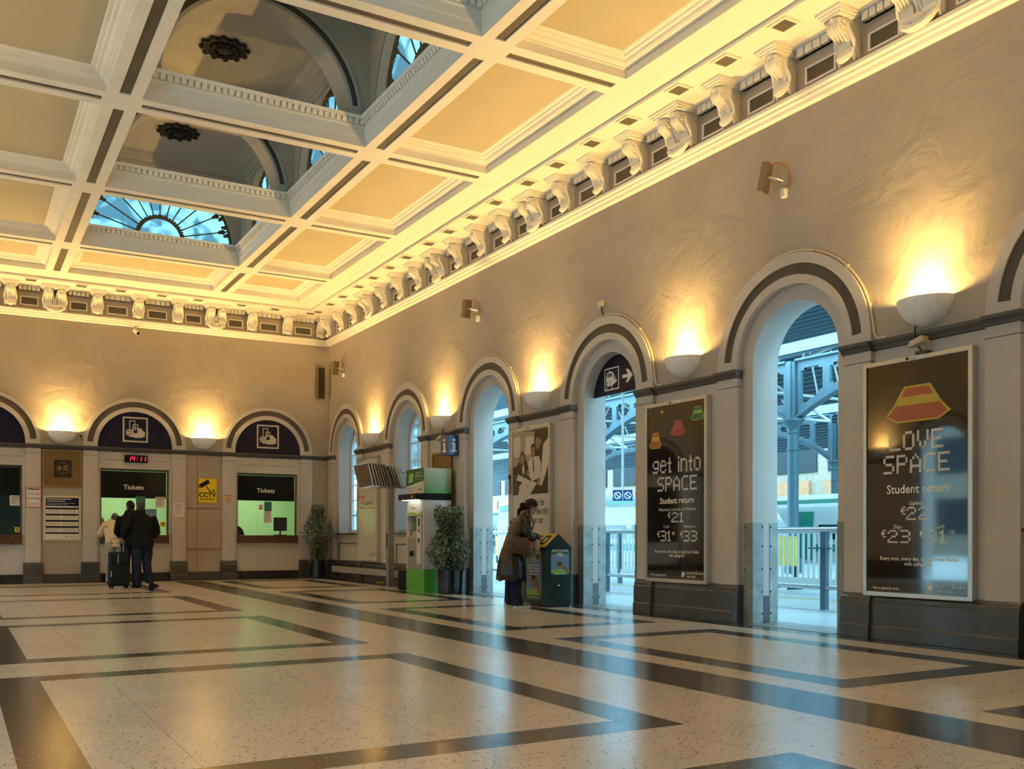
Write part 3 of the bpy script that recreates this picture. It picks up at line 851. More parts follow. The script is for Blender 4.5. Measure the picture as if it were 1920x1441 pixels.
# rosettes in the lantern ceilings
RO = None
for n, iy in enumerate(LANTERN_ROWS[:3]):
    yc = sum(YI[iy])/2
    lab = ['dark pierced ceiling rosette in the lantern next to the big blue fanlight', 'dark pierced ceiling rosette in the second lantern from the ticket wall', 'dark pierced ceiling rosette in the third lantern from the ticket wall', 'dark pierced ceiling rosette in the fourth lantern from the ticket wall'][n]
    Mx = T((LX0+LX1)/2, yc, LTOP)
    if RO is None:
        mb = MB(); mb.lathe([(.30, -.005), (.31, -.04), (.27, -.055), (.25, -.03), (.12, -.035), (.10, -.07), (.02, -.09)], 32)
        RO = mb.build('ceiling_rosette', ['rosette_dark'], M=Mx, smooth=True); tag(RO, lab, 'ceiling rosette')
        for k in range(12):
            for r_, off, sz in ((.185, 0, .045), (.33, .26, .05)):
                q = 2*PI*k/12+off; pt = MB(); pt.ball((r_*math.cos(q), r_*math.sin(q), -.05 if off == 0 else -.03), sz, sz, .03, 8, 5); pt.build('petal', ['rosette_dark'], RO, Matrix.Identity(4), smooth=True)
    else: dup(RO, Mx, lab)
# ================================================================ THINGS ON THE WALLS
I4 = Matrix.Identity(4)
# ---- half-bowl wall lamps
SC = {}
def sconce(F, a, label, group=None):
    Mx = F @ T(a, 3.325, -.05)
    if 'p' in SC: return dup(SC['p'], Mx, label, group)
    t = thing('wall_lamp', label, 'wall lamp', Mx, group); SC['p'] = t
    b = MB(); n, k = 20, 8
    for R, rz, flip in ((1, 1, 0), (.93, .93, 1)):
        for i in range(n):
            for j in range(k):
                p = lambda i, j: (.29*R*math.cos(PI*i/n)*math.cos(PI/2*j/k), -.255*rz*math.sin(PI/2*j/k), .27*R*math.sin(PI*i/n)*math.cos(PI/2*j/k)+.004)
                b.quad(p(i, j), p(i+1, j), p(i+1, j+1), p(i, j+1))
    for i in range(n):
        q = lambda r, i: (.29*r*math.cos(PI*i/n), 0, .27*r*math.sin(PI*i/n)+.004)
        b.quad(q(.93, i), q(.93, i+1), q(1, i+1), q(1, i))
    b.build('bowl', ['sconce_white'], t, I4, smooth=True)
    l = MB(); l.tube([(-.06, -.10, .13), (.06, -.10, .13)], .012, 10); l.tube([(-.085, -.10, .13), (-.06, -.10, .13)], .017, 10); l.tube([(.085, -.10, .13), (.06, -.10, .13)], .017, 10)
    l.box(-.01, .01, -.12, -.105, 0, .13)
    l.build('lamp_holder', ['white'], t, I4)
    light('SPOT', 'lamp_light', SCONCE_W, SCONCE_COL, t, T(0, -.065, .135) @ Matrix.Rotation(R_(90+24), 4, 'X'), spot_size=R_(130), spot_blend=1.0, shadow_soft_size=.05)
    light('POINT', 'bulb_light', BULB_W, SCONCE_COL, t, T(0, -.07, .125), shadow_soft_size=.05)
    return t
P_R = [2.9875+PERIOD*k for k in range(7)]
for a, lb in zip(P_R, ['white half-bowl wall lamp glowing between the two arched windows', 'white half-bowl wall lamp glowing above the blue double i sign', 'white half-bowl wall lamp glowing above the poster with the train-cabin photo',
        'white half-bowl wall lamp glowing above the black get into SPACE poster', 'large white half-bowl wall lamp glowing above the LOVE SPACE poster', 'white half-bowl wall lamp glowing beyond the big black poster', 'white half-bowl wall lamp near the far end of the doorway wall']):
    sconce(FR, a, lb)
for a, lb in zip(BACK_PIERS, ['white half-bowl wall lamp glowing above the yellow CCTV sign', 'white half-bowl wall lamp glowing above the brown plaque board', 'white half-bowl wall lamp further along the ticket wall']):
    sconce(FB, a, lb)
for a in P_R[:6]: sconce(FL, -a, 'white half-bowl wall lamp on the street-side wall', 'wall lamps of the street-side wall')

# ---- posters in metal cases
def poster(F, a, w, z0, z1, label, panel='poster_black', rim=.045, depth=.085):
    t = thing('poster_case', label, 'poster', F @ T(a, 0, 0))
    h = w/2; f = MB()
    b0, b1 = -.06, depth-.06
    for q in ((-h, -h+rim, z0, z1), (h-rim, h, z0, z1), (-h+rim, h-rim, z0, z0+rim), (-h+rim, h-rim, z1-rim, z1)): f.box(q[0], q[1], q[2], q[3], b0, b1)
    f.build('frame', ['alu'], t, I4, bevel=.006)
    p = MB(); p.box(-h+rim, h-rim, z0+rim, z1-rim, -.06, b1-.012); p.build('print', [panel], t, I4)
    return t, b1-.0105
PX = {'L': ['1100000']*0}
GLY = {
 'L': ['10000', '10000', '10000', '10000', '10000', '10000', '11111'], 'O': ['01110', '10001', '10001', '10001', '10001', '10001', '01110'],
 'V': ['10001', '10001', '10001', '10001', '01010', '01010', '00100'], 'E': ['11111', '10000', '10000', '11110', '10000', '10000', '11111'],
 'S': ['01111', '10000', '10000', '01110', '00001', '00001', '11110'], 'P': ['11110', '10001', '10001', '11110', '10000', '10000', '10000'],
 'A': ['00100', '01010', '10001', '10001', '11111', '10001', '10001'], 'C': ['01111', '10000', '10000', '10000', '10000', '10000', '01111'],
 'g': ['00000', '01111', '10001', '10001', '01111', '00001', '11110'], 'e': ['00000', '01110', '10001', '11111', '10000', '10001', '01110'],
 't': ['010', '010', '111', '010', '010', '010', '011'], 'i': ['1', '0', '1', '1', '1', '1', '1'],
 'n': ['00000', '11110', '10001', '10001', '10001', '10001', '10001'], 'o': ['00000', '01110', '10001', '10001', '10001', '10001', '01110'],
 '2': ['01110', '10001', '00001', '00110', '01000', '10000', '11111'], '1': ['010', '110', '010', '010', '010', '010', '111'],
 '3': ['11110', '00001', '00001', '01110', '00001', '00001', '11110'], ' ': ['000']*7}
def pixels(mb, s, a0, a1, b, h, c, m=0, gap=.13):
    """dot-matrix lettering filling a0..a1"""
    n = sum(len(GLY[q][0]) for q in s)+len(s)-1
    pw, ph = (a1-a0)/n, h/7; x = a0
    for q in s:
        g = GLY[q]
        for r in range(7):
            for k, v in enumerate(g[r]):
                if v == '1':     # every letter dot is a 2 x 2 block of small squares
                    for u in (0, 1):
                        for w_ in (0, 1):
                            xx, yy = x+pw*(k+u*.5), b+h-ph*(r+1)+ph*w_*.5
                            mb.rect(xx+pw*.04, xx+pw*.46, yy+ph*.04, yy+ph*.46, c, m)
        x += pw*(len(g[0])+1)
def emblem(mb, a, b, w, h, c, m0, m1):
    """a plain striped badge"""
    P = lambda q: [(a+w*(x-.5), b+h*y) for x, y in q]
    o = P([(.0, .22), (.14, .5), (.3, .98), (.7, .98), (.86, .5), (1, .22), (.82, .02), (.18, .02)])
    i = P([(.05, .22), (.18, .5), (.33, .92), (.67, .92), (.82, .5), (.95, .22), (.80, .07), (.20, .07)])
    mb.face(o, c, m1); mb.face(i, c+.0008, m0)
    mb.face(P([(.17, .47), (.245, .70), (.755, .70), (.83, .47)]), c+.0016, m1)
def rail_logo(mb, a, b, h, c, m):
    for k in range(3): mb.face([(a+h*.25*k, b), (a+h*(.25*k+.12), b), (a+h*(.25*k+.42), b+h*.6), (a+h*(.25*k+.25), b+h)], c, m)
# big poster
t, pc = poster(FR, 17.115, 1.235, .44, 2.80, 'large framed black LOVE SPACE rail poster on the pier between doorway and next arch')
mb = MB()
pixels(mb, 'LOVE', -.30, .31, 1.885, .185, pc); pixels(mb, 'SPACE', -.37, .38, 1.66, .185, pc)
text(mb, 'Student return', .03, 1.466, .085, pc, 0, bold=.012)
text(mb, 'Galway', .015, 1.346, .042, pc); pixels(mb, '22', -.10, .15, 1.20, .13, pc); text(mb, '\u20ac', -.135, 1.255, .075, pc)
text(mb, 'Sligo', -.20, 1.118, .04, pc); pixels(mb, '23', -.32, -.05, .975, .13, pc); text(mb, '\u20ac', -.365, 1.03, .075, pc)
text(mb, 'Cork', .27, 1.118, .04, pc); pixels(mb, '31', .12, .34, .975, .13, pc); text(mb, '\u20ac', .08, 1.03, .075, pc); text(mb, '50', .40, 1.06, .04, pc)
text(mb, 'Every train, every day, to and from Dublin', .03, .805, .036, pc, bold=.01); text(mb, 'with college ID', .03, .755, .036, pc, bold=.01)
text(mb, 'More space by train', -.34, .512, .027, pc, bold=.01)
text(mb, 'Iarnr\u00f3d \u00c9ireann', .235, .552, .036, pc, 0, 'LEFT'); text(mb, 'Irish Rail', .235, .508, .034, pc, 0, 'LEFT'); rail_logo(mb, .13, .512, .075, pc, 0)
mb.build('lettering', ['poster_letter'], t, I4)
mb = MB(); emblem(mb, .02, 2.15, .74, .37, pc, 0, 1); mb.build('badge', ['orange_ink', 'yellow_ink'], t, I4)
mb = MB(); mb.rect(-.11, .10, 2.757, 2.797, .0256, 1); mb.rect(-.10, -.07, 2.762, 2.792, .0262, 0); text(mb, 'Exterion', -.06, 2.767, .018, .0262, 0, 'LEFT', .01); mb.build('maker_plate', ['ink', 'white'], t, I4)
# second black poster
t, pc = poster(FR, 13.5, 1.235, .44, 2.80, 'framed black get into SPACE rail poster on the pier between the two middle doorways')
mb = MB()
pixels(mb, 'get into', -.46, .50, 1.87, .20, pc); pixels(mb, 'SPACE', -.36, .43, 1.63, .19, pc)
text(mb, 'Student return', .03, 1.468, .08, pc, bold=.012); text(mb, 'Waterford, Limerick or Wexford', .03, 1.372, .038, pc)
pixels(mb, '21', -.07, .17, 1.222, .13, pc); text(mb, '\u20ac', -.115, 1.28, .07, pc)
text(mb, 'Cork', -.17, 1.148, .04, pc); pixels(mb, '31', -.29, -.08, .975, .14, pc); text(mb, '\u20ac', -.335, 1.03, .075, pc); text(mb, '50', -.03, 1.06, .04, pc)
text(mb, 'Westport', .29, 1.148, .04, pc); pixels(mb, '33', .18, .43, .975, .14, pc); text(mb, '\u20ac', .135, 1.03, .075, pc)
text(mb, 'Every train, every day, to and from Dublin', .03, .825, .036, pc, bold=.01); text(mb, 'with college ID', .03, .775, .036, pc, bold=.01)
text(mb, 'More space by train', -.34, .52, .027, pc, bold=.01)
text(mb, 'Iarnr\u00f3d \u00c9ireann', .235, .56, .036, pc, 0, 'LEFT'); text(mb, 'Irish Rail', .235, .515, .034, pc, 0, 'LEFT'); rail_logo(mb, .13, .52, .075, pc, 0)
mb.build('lettering', ['poster_letter'], t, I4)
BM = ['orange_ink', 'yellow_ink', 'pink_ink', 'green_ink', 'lime', 'blue_ink']
for q in ((-.40, 2.20, .26, .22, 0, 1), (.06, 2.34, .32, .20, 2, 0), (.44, 2.50, .26, .18, 3, 4)): mb = MB(); emblem(mb, *q[:4], pc, *q[4:]); mb.build('badge', BM, t, I4)
for x, m in ((-.52, 3), (-.40, 5), (-.27, 1)): mb = MB(); mb.face([(x-.035, 2.672), (x, 2.655), (x+.04, 2.672), (x, 2.71)], pc, m); mb.build('small_badge', BM, t, I4)
mb = MB(); mb.rect(-.11, .10, 2.757, 2.797, .0256, 1); mb.rect(-.10, -.07, 2.762, 2.792, .0262, 0); text(mb, 'Exterion', -.06, 2.767, .018, .0262, 0, 'LEFT', .01); mb.build('maker_plate', ['ink', 'white'], t, I4)
# photo poster
t, pc = poster(FR, 9.868, 1.21, .46, 2.82, 'framed poster with a photo of office workers reading papers aboard a train', 'poster_white')
mb = MB(); A = lambda q: [(-.555+1.11*x, 1.72+1.04*y) for x, y in q]
def ph(q, m, d): mb.face(A(q), pc+d*.0004, m)
ph([(0, 0), (1, 0), (1, 1), (0, 1)], 1, 0)
ph([(0, .45), (.60, .45), (.62, .97), (.2, 1), (0, 1)], 0, 1)
ph([(.01, .62), (.21, .6), (.22, .9), (.19, .93), (.01, .92)], 4, 2); ph([(.35, .62), (.60, .62), (.60, .89), (.37, .9)], 4, 2)
ph([(.62, .3), (.8, .35), (.86, .75), (1, .85), (1, .45), (.93, .3), (.82, .12), (.74, .14), (.78, .3)], 2, 4)      # shirt arm of the standing man
ph([(.64, .82), (.66, .72), (.72, .68), (.80, .76), (.82, .88), (.74, .94), (.66, .92)], 5, 5); ph([(.62, .80), (.62, .92), (.72, .97), (.82, .93), (.83, .80), (.78, .84), (.7, .88)], 1, 6)
ph([(.46, .30), (.44, .50), (.52, .58), (.74, .58), (.80, .46), (.78, .25), (.55, .2)], 2, 5)                        # seated man in white shirt
ph([(.53, .58), (.51, .70), (.55, .76), (.62, .73), (.64, .62), (.60, .56)], 5, 7); ph([(.51, .70), (.53, .77), (.60, .79), (.64, .72), (.60, .74)], 1, 8)
ph([(.57, .55), (.60, .55), (.62, .36), (.585, .32)], 3, 8)
ph([(.08, .34), (.06, .42), (.20, .54), (.38, .56), (.46, .42), (.44, .30), (.24, .28)], 1, 6)                       # woman in dark jacket
ph([(.22, .50), (.21, .60), (.27, .66), (.34, .62), (.35, .52), (.29, .47)], 5, 9); ph([(.19, .50), (.20, .64), (.28, .69), (.37, .62), (.38, .50), (.34, .60), (.27, .65), (.22, .60)], 1, 10)
ph([(.27, .44), (.33, .48), (.34, .34), (.29, .32)], 2, 9)
ph([(0, .05), (.16, .0), (.12, .34), (.0, .33)], 3, 6); ph([(.16, 0), (.50, 0), (.52, .1), (.2, .16)], 4, 6)
ph([(.17, .12), (.36, .26), (.54, .20), (.28, .06)], 2, 11); ph([(.36, .06), (.52, .21), (.70, .17), (.52, .01)], 2, 12); ph([(.10, .24), (.16, .33), (.36, .26), (.28, .20)], 2, 10)
ph([(.68, .16), (.70, .24), (.79, .24), (.78, .18), (.72, .12)], 5, 13); ph([(.37, .32), (.42, .38), (.50, .34), (.46, .28)], 5, 13)
mb.build('photo_print', ['photo_beige', 'photo_dark', 'photo_white', 'photo_blue', 'photo_white', 'photo_skin'], t, I4)
mb = MB()
text(mb, "You can't do", .43, 1.535, .105, pc, 0, 'RIGHT', .016, .80); text(mb, 'business like this', .555, 1.395, .105, pc, 0, 'RIGHT', .016, .80); text(mb, 'in your car.', .42, 1.255, .105, pc, 0, 'RIGHT', .016, .80)
mb.build('lettering', ['ink'], t, I4)
mb = MB(); mb.rect(-.08, .10, 2.777, 2.816, .0256, 1); mb.rect(-.07, -.04, 2.782, 2.812, .0262, 0); text(mb, 'Exterion', -.03, 2.787, .018, .0262, 0, 'LEFT', .01); mb.build('maker_plate', ['ink', 'white'], t, I4)
# pale poster behind the timetable stand
t, pc = poster(FR, 2.74, 1.19, .46, 2.83, 'tall pale cream poster case between the two arched windows behind the timetable stand', 'poster_white')
mb = MB()
for x, z in ((-.49, 1.93), (-.36, 1.93), (-.23, 1.93), (-.36, 1.81), (-.36, 1.69)): mb.face([(x+.045*math.cos(2*PI*k/14), z+.045*math.sin(2*PI*k/14)) for k in range(14)], pc, 1)
text(mb, 'taxsaver.ie', -.25, 1.74, .10, pc, 0, 'LEFT', .004, .95); mb.rect(-.25, .50, 1.668, 1.684, pc, 1)
text(mb, 'Iarnr\u00f3d \u00c9ireann', .27, .645, .036, pc, 0, 'LEFT', .01); text(mb, 'Irish Rail', .27, .59, .03, pc, 0, 'LEFT', .01); rail_logo(mb, .15, .59, .08, pc, 0)
mb.build('lettering', ['ink', 'red'], t, I4)
# empty framed board behind the ticket machine
t = thing('notice_board', 'plain beige framed board on the pier behind the green ticket machine', 'notice board', FR @ T(6.5, 0, 0))
f = MB()
for q in ((-.42, -.38, .5, 2.66), (.38, .42, .5, 2.66), (-.38, .38, .5, .54), (-.38, .38, 2.62, 2.66)): f.box(*q, -.06, -.01)
f.build('frame', ['wood_line'], t, I4, bevel=.004)
f = MB(); f.box(-.38, .38, .54, 2.62, -.06, -.035); f.build('board', ['hardboard'], t, I4)

# ---- wall floodlights with conduit
def flood(a, z, label):
    Mx = FR @ T(a, z, -.05)
    if 'f' in SC: return dup(SC['f'], Mx, label)
    t = thing('wall_floodlight', label, 'floodlight', Mx); SC['f'] = t
    R = Matrix.Rotation(R_(-14), 4, 'Z') @ Matrix.Rotation(R_(-62), 4, 'Y')
    b = MB(); b.box(-.105, .105, -.165, .165, -.035, .035); b.build('housing', ['lamp_bronze'], t, T(-.07, .02, .19) @ R, bevel=.012)
    b = MB(); b.box(-.09, .09, -.145, .145, .035, .04); b.build('lamp_glass', ['lamp_face'], t, T(-.07, .02, .19) @ R)
    b = MB(); b.tube([(-.04, .02, .17), (.03, .0, .10), (.05, -.02, 0)], .014, 8); b.tube([(.05, -.06, .02), (.05, .05, .02)], .015, 8); b.build('bracket', ['steel'], t, I4)
    b = MB(); b.box(.03, .09, -.21, -.11, .0, .06); b.build('junction_box', ['white'], t, I4, bevel=.006)
    b = MB(); b.tube([(-.02, .16, .17), (.06, .17, .11), (.13, .12, .06), (.15, .02, .035), (.13, -.07, .03), (.08, -.12, .04)], .008, 8); b.build('conduit', ['copper'], t, I4)
    return t
flood(15.30, 5.08, 'bronze floodlight with copper conduit on the wall above the tallest near doorway')
flood(7.92, 5.10, 'bronze floodlight with copper conduit on the wall above the doorway beside the ticket machine')
flood(1.0, 5.08, 'bronze floodlight with copper conduit near the corner of the ticket wall')
# little sensor over the sign doorway
t = thing('wall_sensor', 'tiny brown box above the arch that holds the navy train sign', 'sensor', FR @ T(11.80, 4.40, -.05))
b = MB(); b.box(-.05, .05, -.03, .05, 0, .06); b.build('box', ['socket'], t, I4, bevel=.006)
b = MB(); b.tube([(0, -.03, .03), (0, -.10, .02), (.02, -.17, .01)], .008, 6); b.build('cable', ['black'], t, I4)
# cables round the arches
def arch_cable(k, label):
    ac = SIDE_ARCHES[k]; b = MB(); r = 1.165
    pts = [(ac+1.32, 3.05, -.03), (ac+1.20, 3.055, -.03), (ac+1.16, 3.12, -.03)]+[(ac+r*math.cos(t), SPR+r*math.sin(t), -.03+.006*math.sin(9*t)) for t in [PI*(.05+.75*i/30) for i in range(31)]]
    b.tube(pts, .014, 6); o = b.build('arch_cable', ['socket'], M=FR, smooth=True); tag(o, label, 'cable')
    for i in range(5):
        t = PI*(.1+.15*i); c = MB(); c.box(ac+r*math.cos(t)-.014, ac+r*math.cos(t)+.014, SPR+r*math.sin(t)-.014, SPR+r*math.sin(t)+.014, -.045, -.012); c.build('clip', ['socket'], o, I4)
for k, lb in ((1, 'painted cable clipped over the second arched window'), (2, 'painted cable clipped over the doorway arch beside the ticket machine'), (3, 'painted cable clipped over the arch with the navy train sign'), (4, 'painted cable clipped over the tallest open doorway arch between the black posters')): arch_cable(k, lb)

# ---- projecting double i sign
t = thing('information_sign', 'blue box sign with two white letters i projecting from wall beside the ticket machine', 'information sign', FR @ T(7.12, 2.54, -.0))
b = MB(); b.box(-.16, .16, 0, .37, -.03, .22)
b.build('box', ['blue_sign'], t, I4, bevel=.004)
b = MB()
def letter_i(mb, fn, s=.95):
    q = lambda poly: mb.add([fn(x*s, y*s) for x, y in poly], [tuple(range(len(poly)))])
    q([(.034*math.cos(2*PI*k/14), .295+.034*math.sin(2*PI*k/14)) for k in range(14)])
    q([(-.05, .24), (-.05, .208), (-.028, .208), (-.028, .095), (-.062, .095), (-.062, .06), (.062, .06), (.062, .095), (.03, .095), (.03, .24)])
letter_i(b, lambda x, y: (x*1.4, y, .2225)); letter_i(b, lambda x, y: (.1625, y, .10-x))
b.build('letter', ['white'], t, I4)
b = MB(); b.tube([(.16, 0, -.02), (.16, -1.3, -.03)], .008, 6); b.build('bracket', ['black'], t, I4)
# ---- navy train sign in the third doorway
ac = SIDE_ARCHES[3]
t = thing('train_sign', 'navy half-round sign with a white train symbol and arrow filling a doorway arch', 'direction sign', FR @ T(ac, 0, 0))
b = MB(); r = .63; poly = [(-r, 3.12)]+[(r*math.cos(PI-PI*i/24), SPR+max(.06, r*math.sin(PI*i/24))) for i in range(25)]+[(r, 3.12)]
poly = [(r*math.cos(q), SPR+r*math.sin(q)) for q in [R_(6)+(PI-R_(12))*i/24 for i in range(25)]]
b.prism(poly, -.30, -.27, 'c'); b.build('board', ['navy'], t, I4)
b = MB(); c = -.268
fx0, fx1, fy0, fy1 = -.34, .02, 3.19, 3.52
for q in ((fx0, fx1, fy0, fy0+.018), (fx0, fx1, fy1-.018, fy1), (fx0, fx0+.018, fy0+.018, fy1-.018), (fx1-.018, fx1, fy0+.018, fy1-.018)): b.rect(*q, c)
b.face([(-.29, 3.27), (-.30, 3.40), (-.27, 3.46), (-.20, 3.475), (-.13, 3.45), (-.05, 3.34), (-.03, 3.31), (-.08, 3.28), (-.14, 3.26), (-.24, 3.25)], c)
b.face([(-.27, 3.25), (-.25, 3.25), (-.29, 3.21), (-.31, 3.21)], c); b.face([(-.17, 3.25), (-.15, 3.25), (-.14, 3.21), (-.16, 3.21)], c)
b.face([(.10, 3.325), (.10, 3.375), (.24, 3.375), (.18, 3.445), (.24, 3.445), (.35, 3.35), (.24, 3.255), (.18, 3.255), (.24, 3.325)], c)
b.build('symbol', ['white'], t, I4)
b = MB(); b.face([(-.265, 3.385), (-.265, 3.435), (-.24, 3.45), (-.225, 3.45), (-.225, 3.385)], c+.001); b.face([(-.205, 3.385), (-.205, 3.45), (-.18, 3.445), (-.16, 3.43), (-.16, 3.385)], c+.001)
for x in (-.26, -.19): b.face([(x+.012*math.cos(2*PI*k/8), 3.30+.012*math.sin(2*PI*k/8)) for k in range(8)], c+.001)
b.face([(-.13, 3.41), (-.12, 3.42), (-.06, 3.335), (-.075, 3.33)], c+.001)
b.build('symbol_windows', ['navy'], t, I4)

# ---- steel corner plates of the doorways
def guard(k, kind, label):
    ac = SIDE_ARCHES[k]; ri = .64
    t = MB(); bo = []
    if kind == 'inner':           # L plate on the far jamb, hall side
        x = ac-ri
        t.box(x-.14, x+.008, .005, 1.20, -.10, -.092); t.box(x, x+.008, .005, 1.20, -.27, -.092)
        for z in (.12, .38, .65, .92, 1.15): bo.append((x+.01, z, -.25, .006, .012, .012)); bo.append((x-.125, z, -.09, .012, .012, .006))
    elif kind == 'outer':
        x = ac-ri; t.box(x, x+.008, .005, 1.20, -.505, -.37)
        for z in (.12, .38, .65, .92, 1.15): bo.append((x+.01, z, -.385, .006, .012, .012))
    else:
        x = ac+ri; t.box(x-.008, x+.145, .005, 1.20, -.10, -.092); t.box(x-.008, x, .005, 1.20, -.27, -.092)
        for z in (.12, .38, .65, .92, 1.15): bo.append((x+.13, z, -.09, .012, .012, .006))
    o = t.build('corner_plate', ['galvanised'], M=FR, bevel=.003); tag(o, label, 'corner plate')
    for q in bo: m = MB(); m.ball(q[:3], *q[3:], 6, 4); m.build('bolt', ['black'], o, I4)
for k, d in ((2, 'the potted-tree doorway'), (3, 'the doorway under the navy train sign'), (4, 'the doorway between the black posters')):
    guard(k, 'inner', 'steel corner plate on the far hall-side jamb of '+d)
    guard(k, 'outer', 'flat steel plate on the far platform-side jamb of '+d)
    guard(k, 'near', 'steel corner plate on the near jamb of '+d)
    b = MB(); x = SIDE_ARCHES[k]-.64; b.box(x, x+.012, 0, .33, -.37, -.27); b.build('baseboard_jamb', ['dark_gloss'], M=FR, kind='structure')

# ---- low steel guard rail under the windows
t = thing('guard_rail', 'low grey steel guard rail along the foot of the window wall', 'guard rail', FR @ T(3.4, 0, 0))
b = MB(); b.box(-2.4, 2.7, .19, .33, .19, .235); b.build('rail', ['machine_grey'], t, I4, bevel=.008)
for x in (-2.2, -.6, 1.0, 2.5):
    b = MB(); b.box(x-.03, x+.03, .22, .30, .06, .19); b.box(x-.03, x+.03, 0, .30, .14, .19); b.build('bracket', ['dark_gloss'], t, I4)

# ================================================================ TICKET WALL
# ---- ticket windows: header, glass, counter, booth behind
def ticket_window(k, label, lit):
    ac = BACK_ARCHES[k]; t = thing('ticket_window', label, 'ticket window', FB @ T(ac, 0, 0)); w = .725
    b = MB()
    for q in ((-w-.012, -w+.02, 1.06, 2.555), (w-.02, w+.012, 1.06, 2.555), (-w+.02, w-.02, 2.52, 2.555)): b.box(*q, -.21, -.14)
    b.build('frame', ['arch_band'], t, I4)
    b = MB(); b.box(-w+.02, w-.035, 1.90, 2.505, -.19, -.17); b.build('header_panel', ['black_gloss'], t, I4)
    b = MB(); text(b, 'Tickets', -.02, 2.10, .105, -.168, 0, bold=.012); b.build('lettering', ['poster_letter'], t, I4)
    b = MB(); b.rect(-w+.02, w-.02, 1.06, 1.90, -.18); b.build('glass_pane', ['booth_glass'], t, I4)
    b = MB(); b.box(-w, w, .865, 1.03, -.22, .045); b.box(-w-.01, w+.01, 1.03, 1.06, -.35, .06); b.build('counter', ['wood'], t, I4, bevel=.006)
    return t
ticket_window(0, 'lit ticket window beside the corner with a black monitor behind the glass', True)
ticket_window(1, 'lit ticket window with people queueing under the red digital clock', True)
ticket_window(2, 'dark unlit ticket window at the left edge reflecting a wall lamp', False)
def booth(n, x0, x1, lit):
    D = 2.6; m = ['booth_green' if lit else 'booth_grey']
    for nm, bx in (('back', (x0-.1, x1+.1, D, D+.1, 0, 2.8)), ('left', (x0-.1, x0, .2, D, 0, 2.8)), ('right', (x1, x1+.1, .2, D, 0, 2.8))):
        b = MB(); b.box(*bx); b.build('wall_booth_%s' % nm, m, kind='structure')
    b = MB(); b.box(x0, x1, .12, D, -.05, 0); b.build('floor_booth', ['booth_grey'], kind='structure')
    b = MB(); b.box(x0-.1, x1+.1, .2, D, 2.75, 2.85); b.build('ceiling_booth', m, kind='structure')
    if lit:
        t = thing('ceiling_light', 'fluorescent tube hidden in ticket booth ceiling', 'ceiling light', T((x0+x1)/2, 1.3, 2.70), 'booth tubes')
        b = MB(); b.box(-.6, .6, -.06, .06, 0, .05); b.build('housing', ['white'], t, I4)
        b = MB(); b.tube([(-.55, 0, -.03), (.55, 0, -.03)], .02, 8); b.build('tube', ['tube_glow'], t, I4)
        light('AREA', 'tube_light', 38, (1.0, .98, .62), t, T(0, 0, -.06), shape='RECTANGLE', size=1.1, size_y=.08)
booth(1, -2.9, -.1, True); booth(2, -5.95, -3.1, True); booth(3, -9.0, -6.1, False); booth(4, -12.4, -9.2, False)
# things inside the booths
def office_chair(x, y, label):
    t = thing('office_chair', label, 'office chair', T(x, y, 0))
    b = MB(); prof = [(.20*math.cos(PI*i/14), 1.04+.26*math.sin(PI*i/14)) for i in range(15)]
    b.add([(p[0], -.03, p[1]) for p in prof]+[(p[0], .03, p[1]) for p in prof], [tuple(range(15)), tuple(range(15, 30))]+[(i, (i+1) % 15, 15+(i+1) % 15, 15+i) for i in range(15)])
    b.build('backrest', ['black'], t, I4)
    b = MB(); b.box(-.23, .23, 0, .46, .46, .54); b.build('seat', ['black'], t, I4, bevel=.02)
    b = MB(); b.lathe([(.03, .08), (.03, .46)], 10, (0, .2, 0)); b.box(-.03, .03, -.02, .02, .5, .96)
    for k in range(5): q = 2*PI*k/5; b.tube([(0, .2, .1), (.28*math.cos(q), .2+.28*math.sin(q), .05)], .022, 6); b.ball((.28*math.cos(q), .2+.28*math.sin(q), .03), .03, .03, .03, 8, 5)
    b.build('base', ['black'], t, I4)
office_chair(-1.98, 1.15, 'black rounded office chair back showing behind the ticket counter beside the corner')
t = thing('monitor', 'black computer monitor behind glass of the ticket window beside the corner', 'monitor', T(-1.0, .66, 1.05))
b = MB(); b.box(-.19, .19, -.02, .03, .12, .46); b.build('screen', ['black'], t, TR(0, 0, 0, 20), bevel=.01)
b = MB(); b.box(-.02, .02, 0, .03, .0, .2); b.box(-.13, .13, -.1, .12, 0, .03); b.build('stand', ['black'], t, I4)
for x0, x1, lab in ((-2.21, -.77, 'pale desk behind the ticket counter beside the corner'), (-5.2, -3.85, 'pale desk behind the ticket counter under the clock'), (-8.3, -6.85, 'dim desk behind the unlit ticket counter')):
    t = thing('desk', lab, 'desk', T((x0+x1)/2, .62, 0)); w_ = (x1-x0)/2
    b = MB(); b.box(-w_, w_, -.26, .26, 1.02, 1.05); b.build('top', ['booth_grey'], t, I4)
    for s in (-1, 1): b = MB(); b.box(s*(w_-.04)-.02, s*(w_-.04)+.02, -.24, .24, 0, 1.02); b.build('side_panel', ['booth_grey'], t, I4)
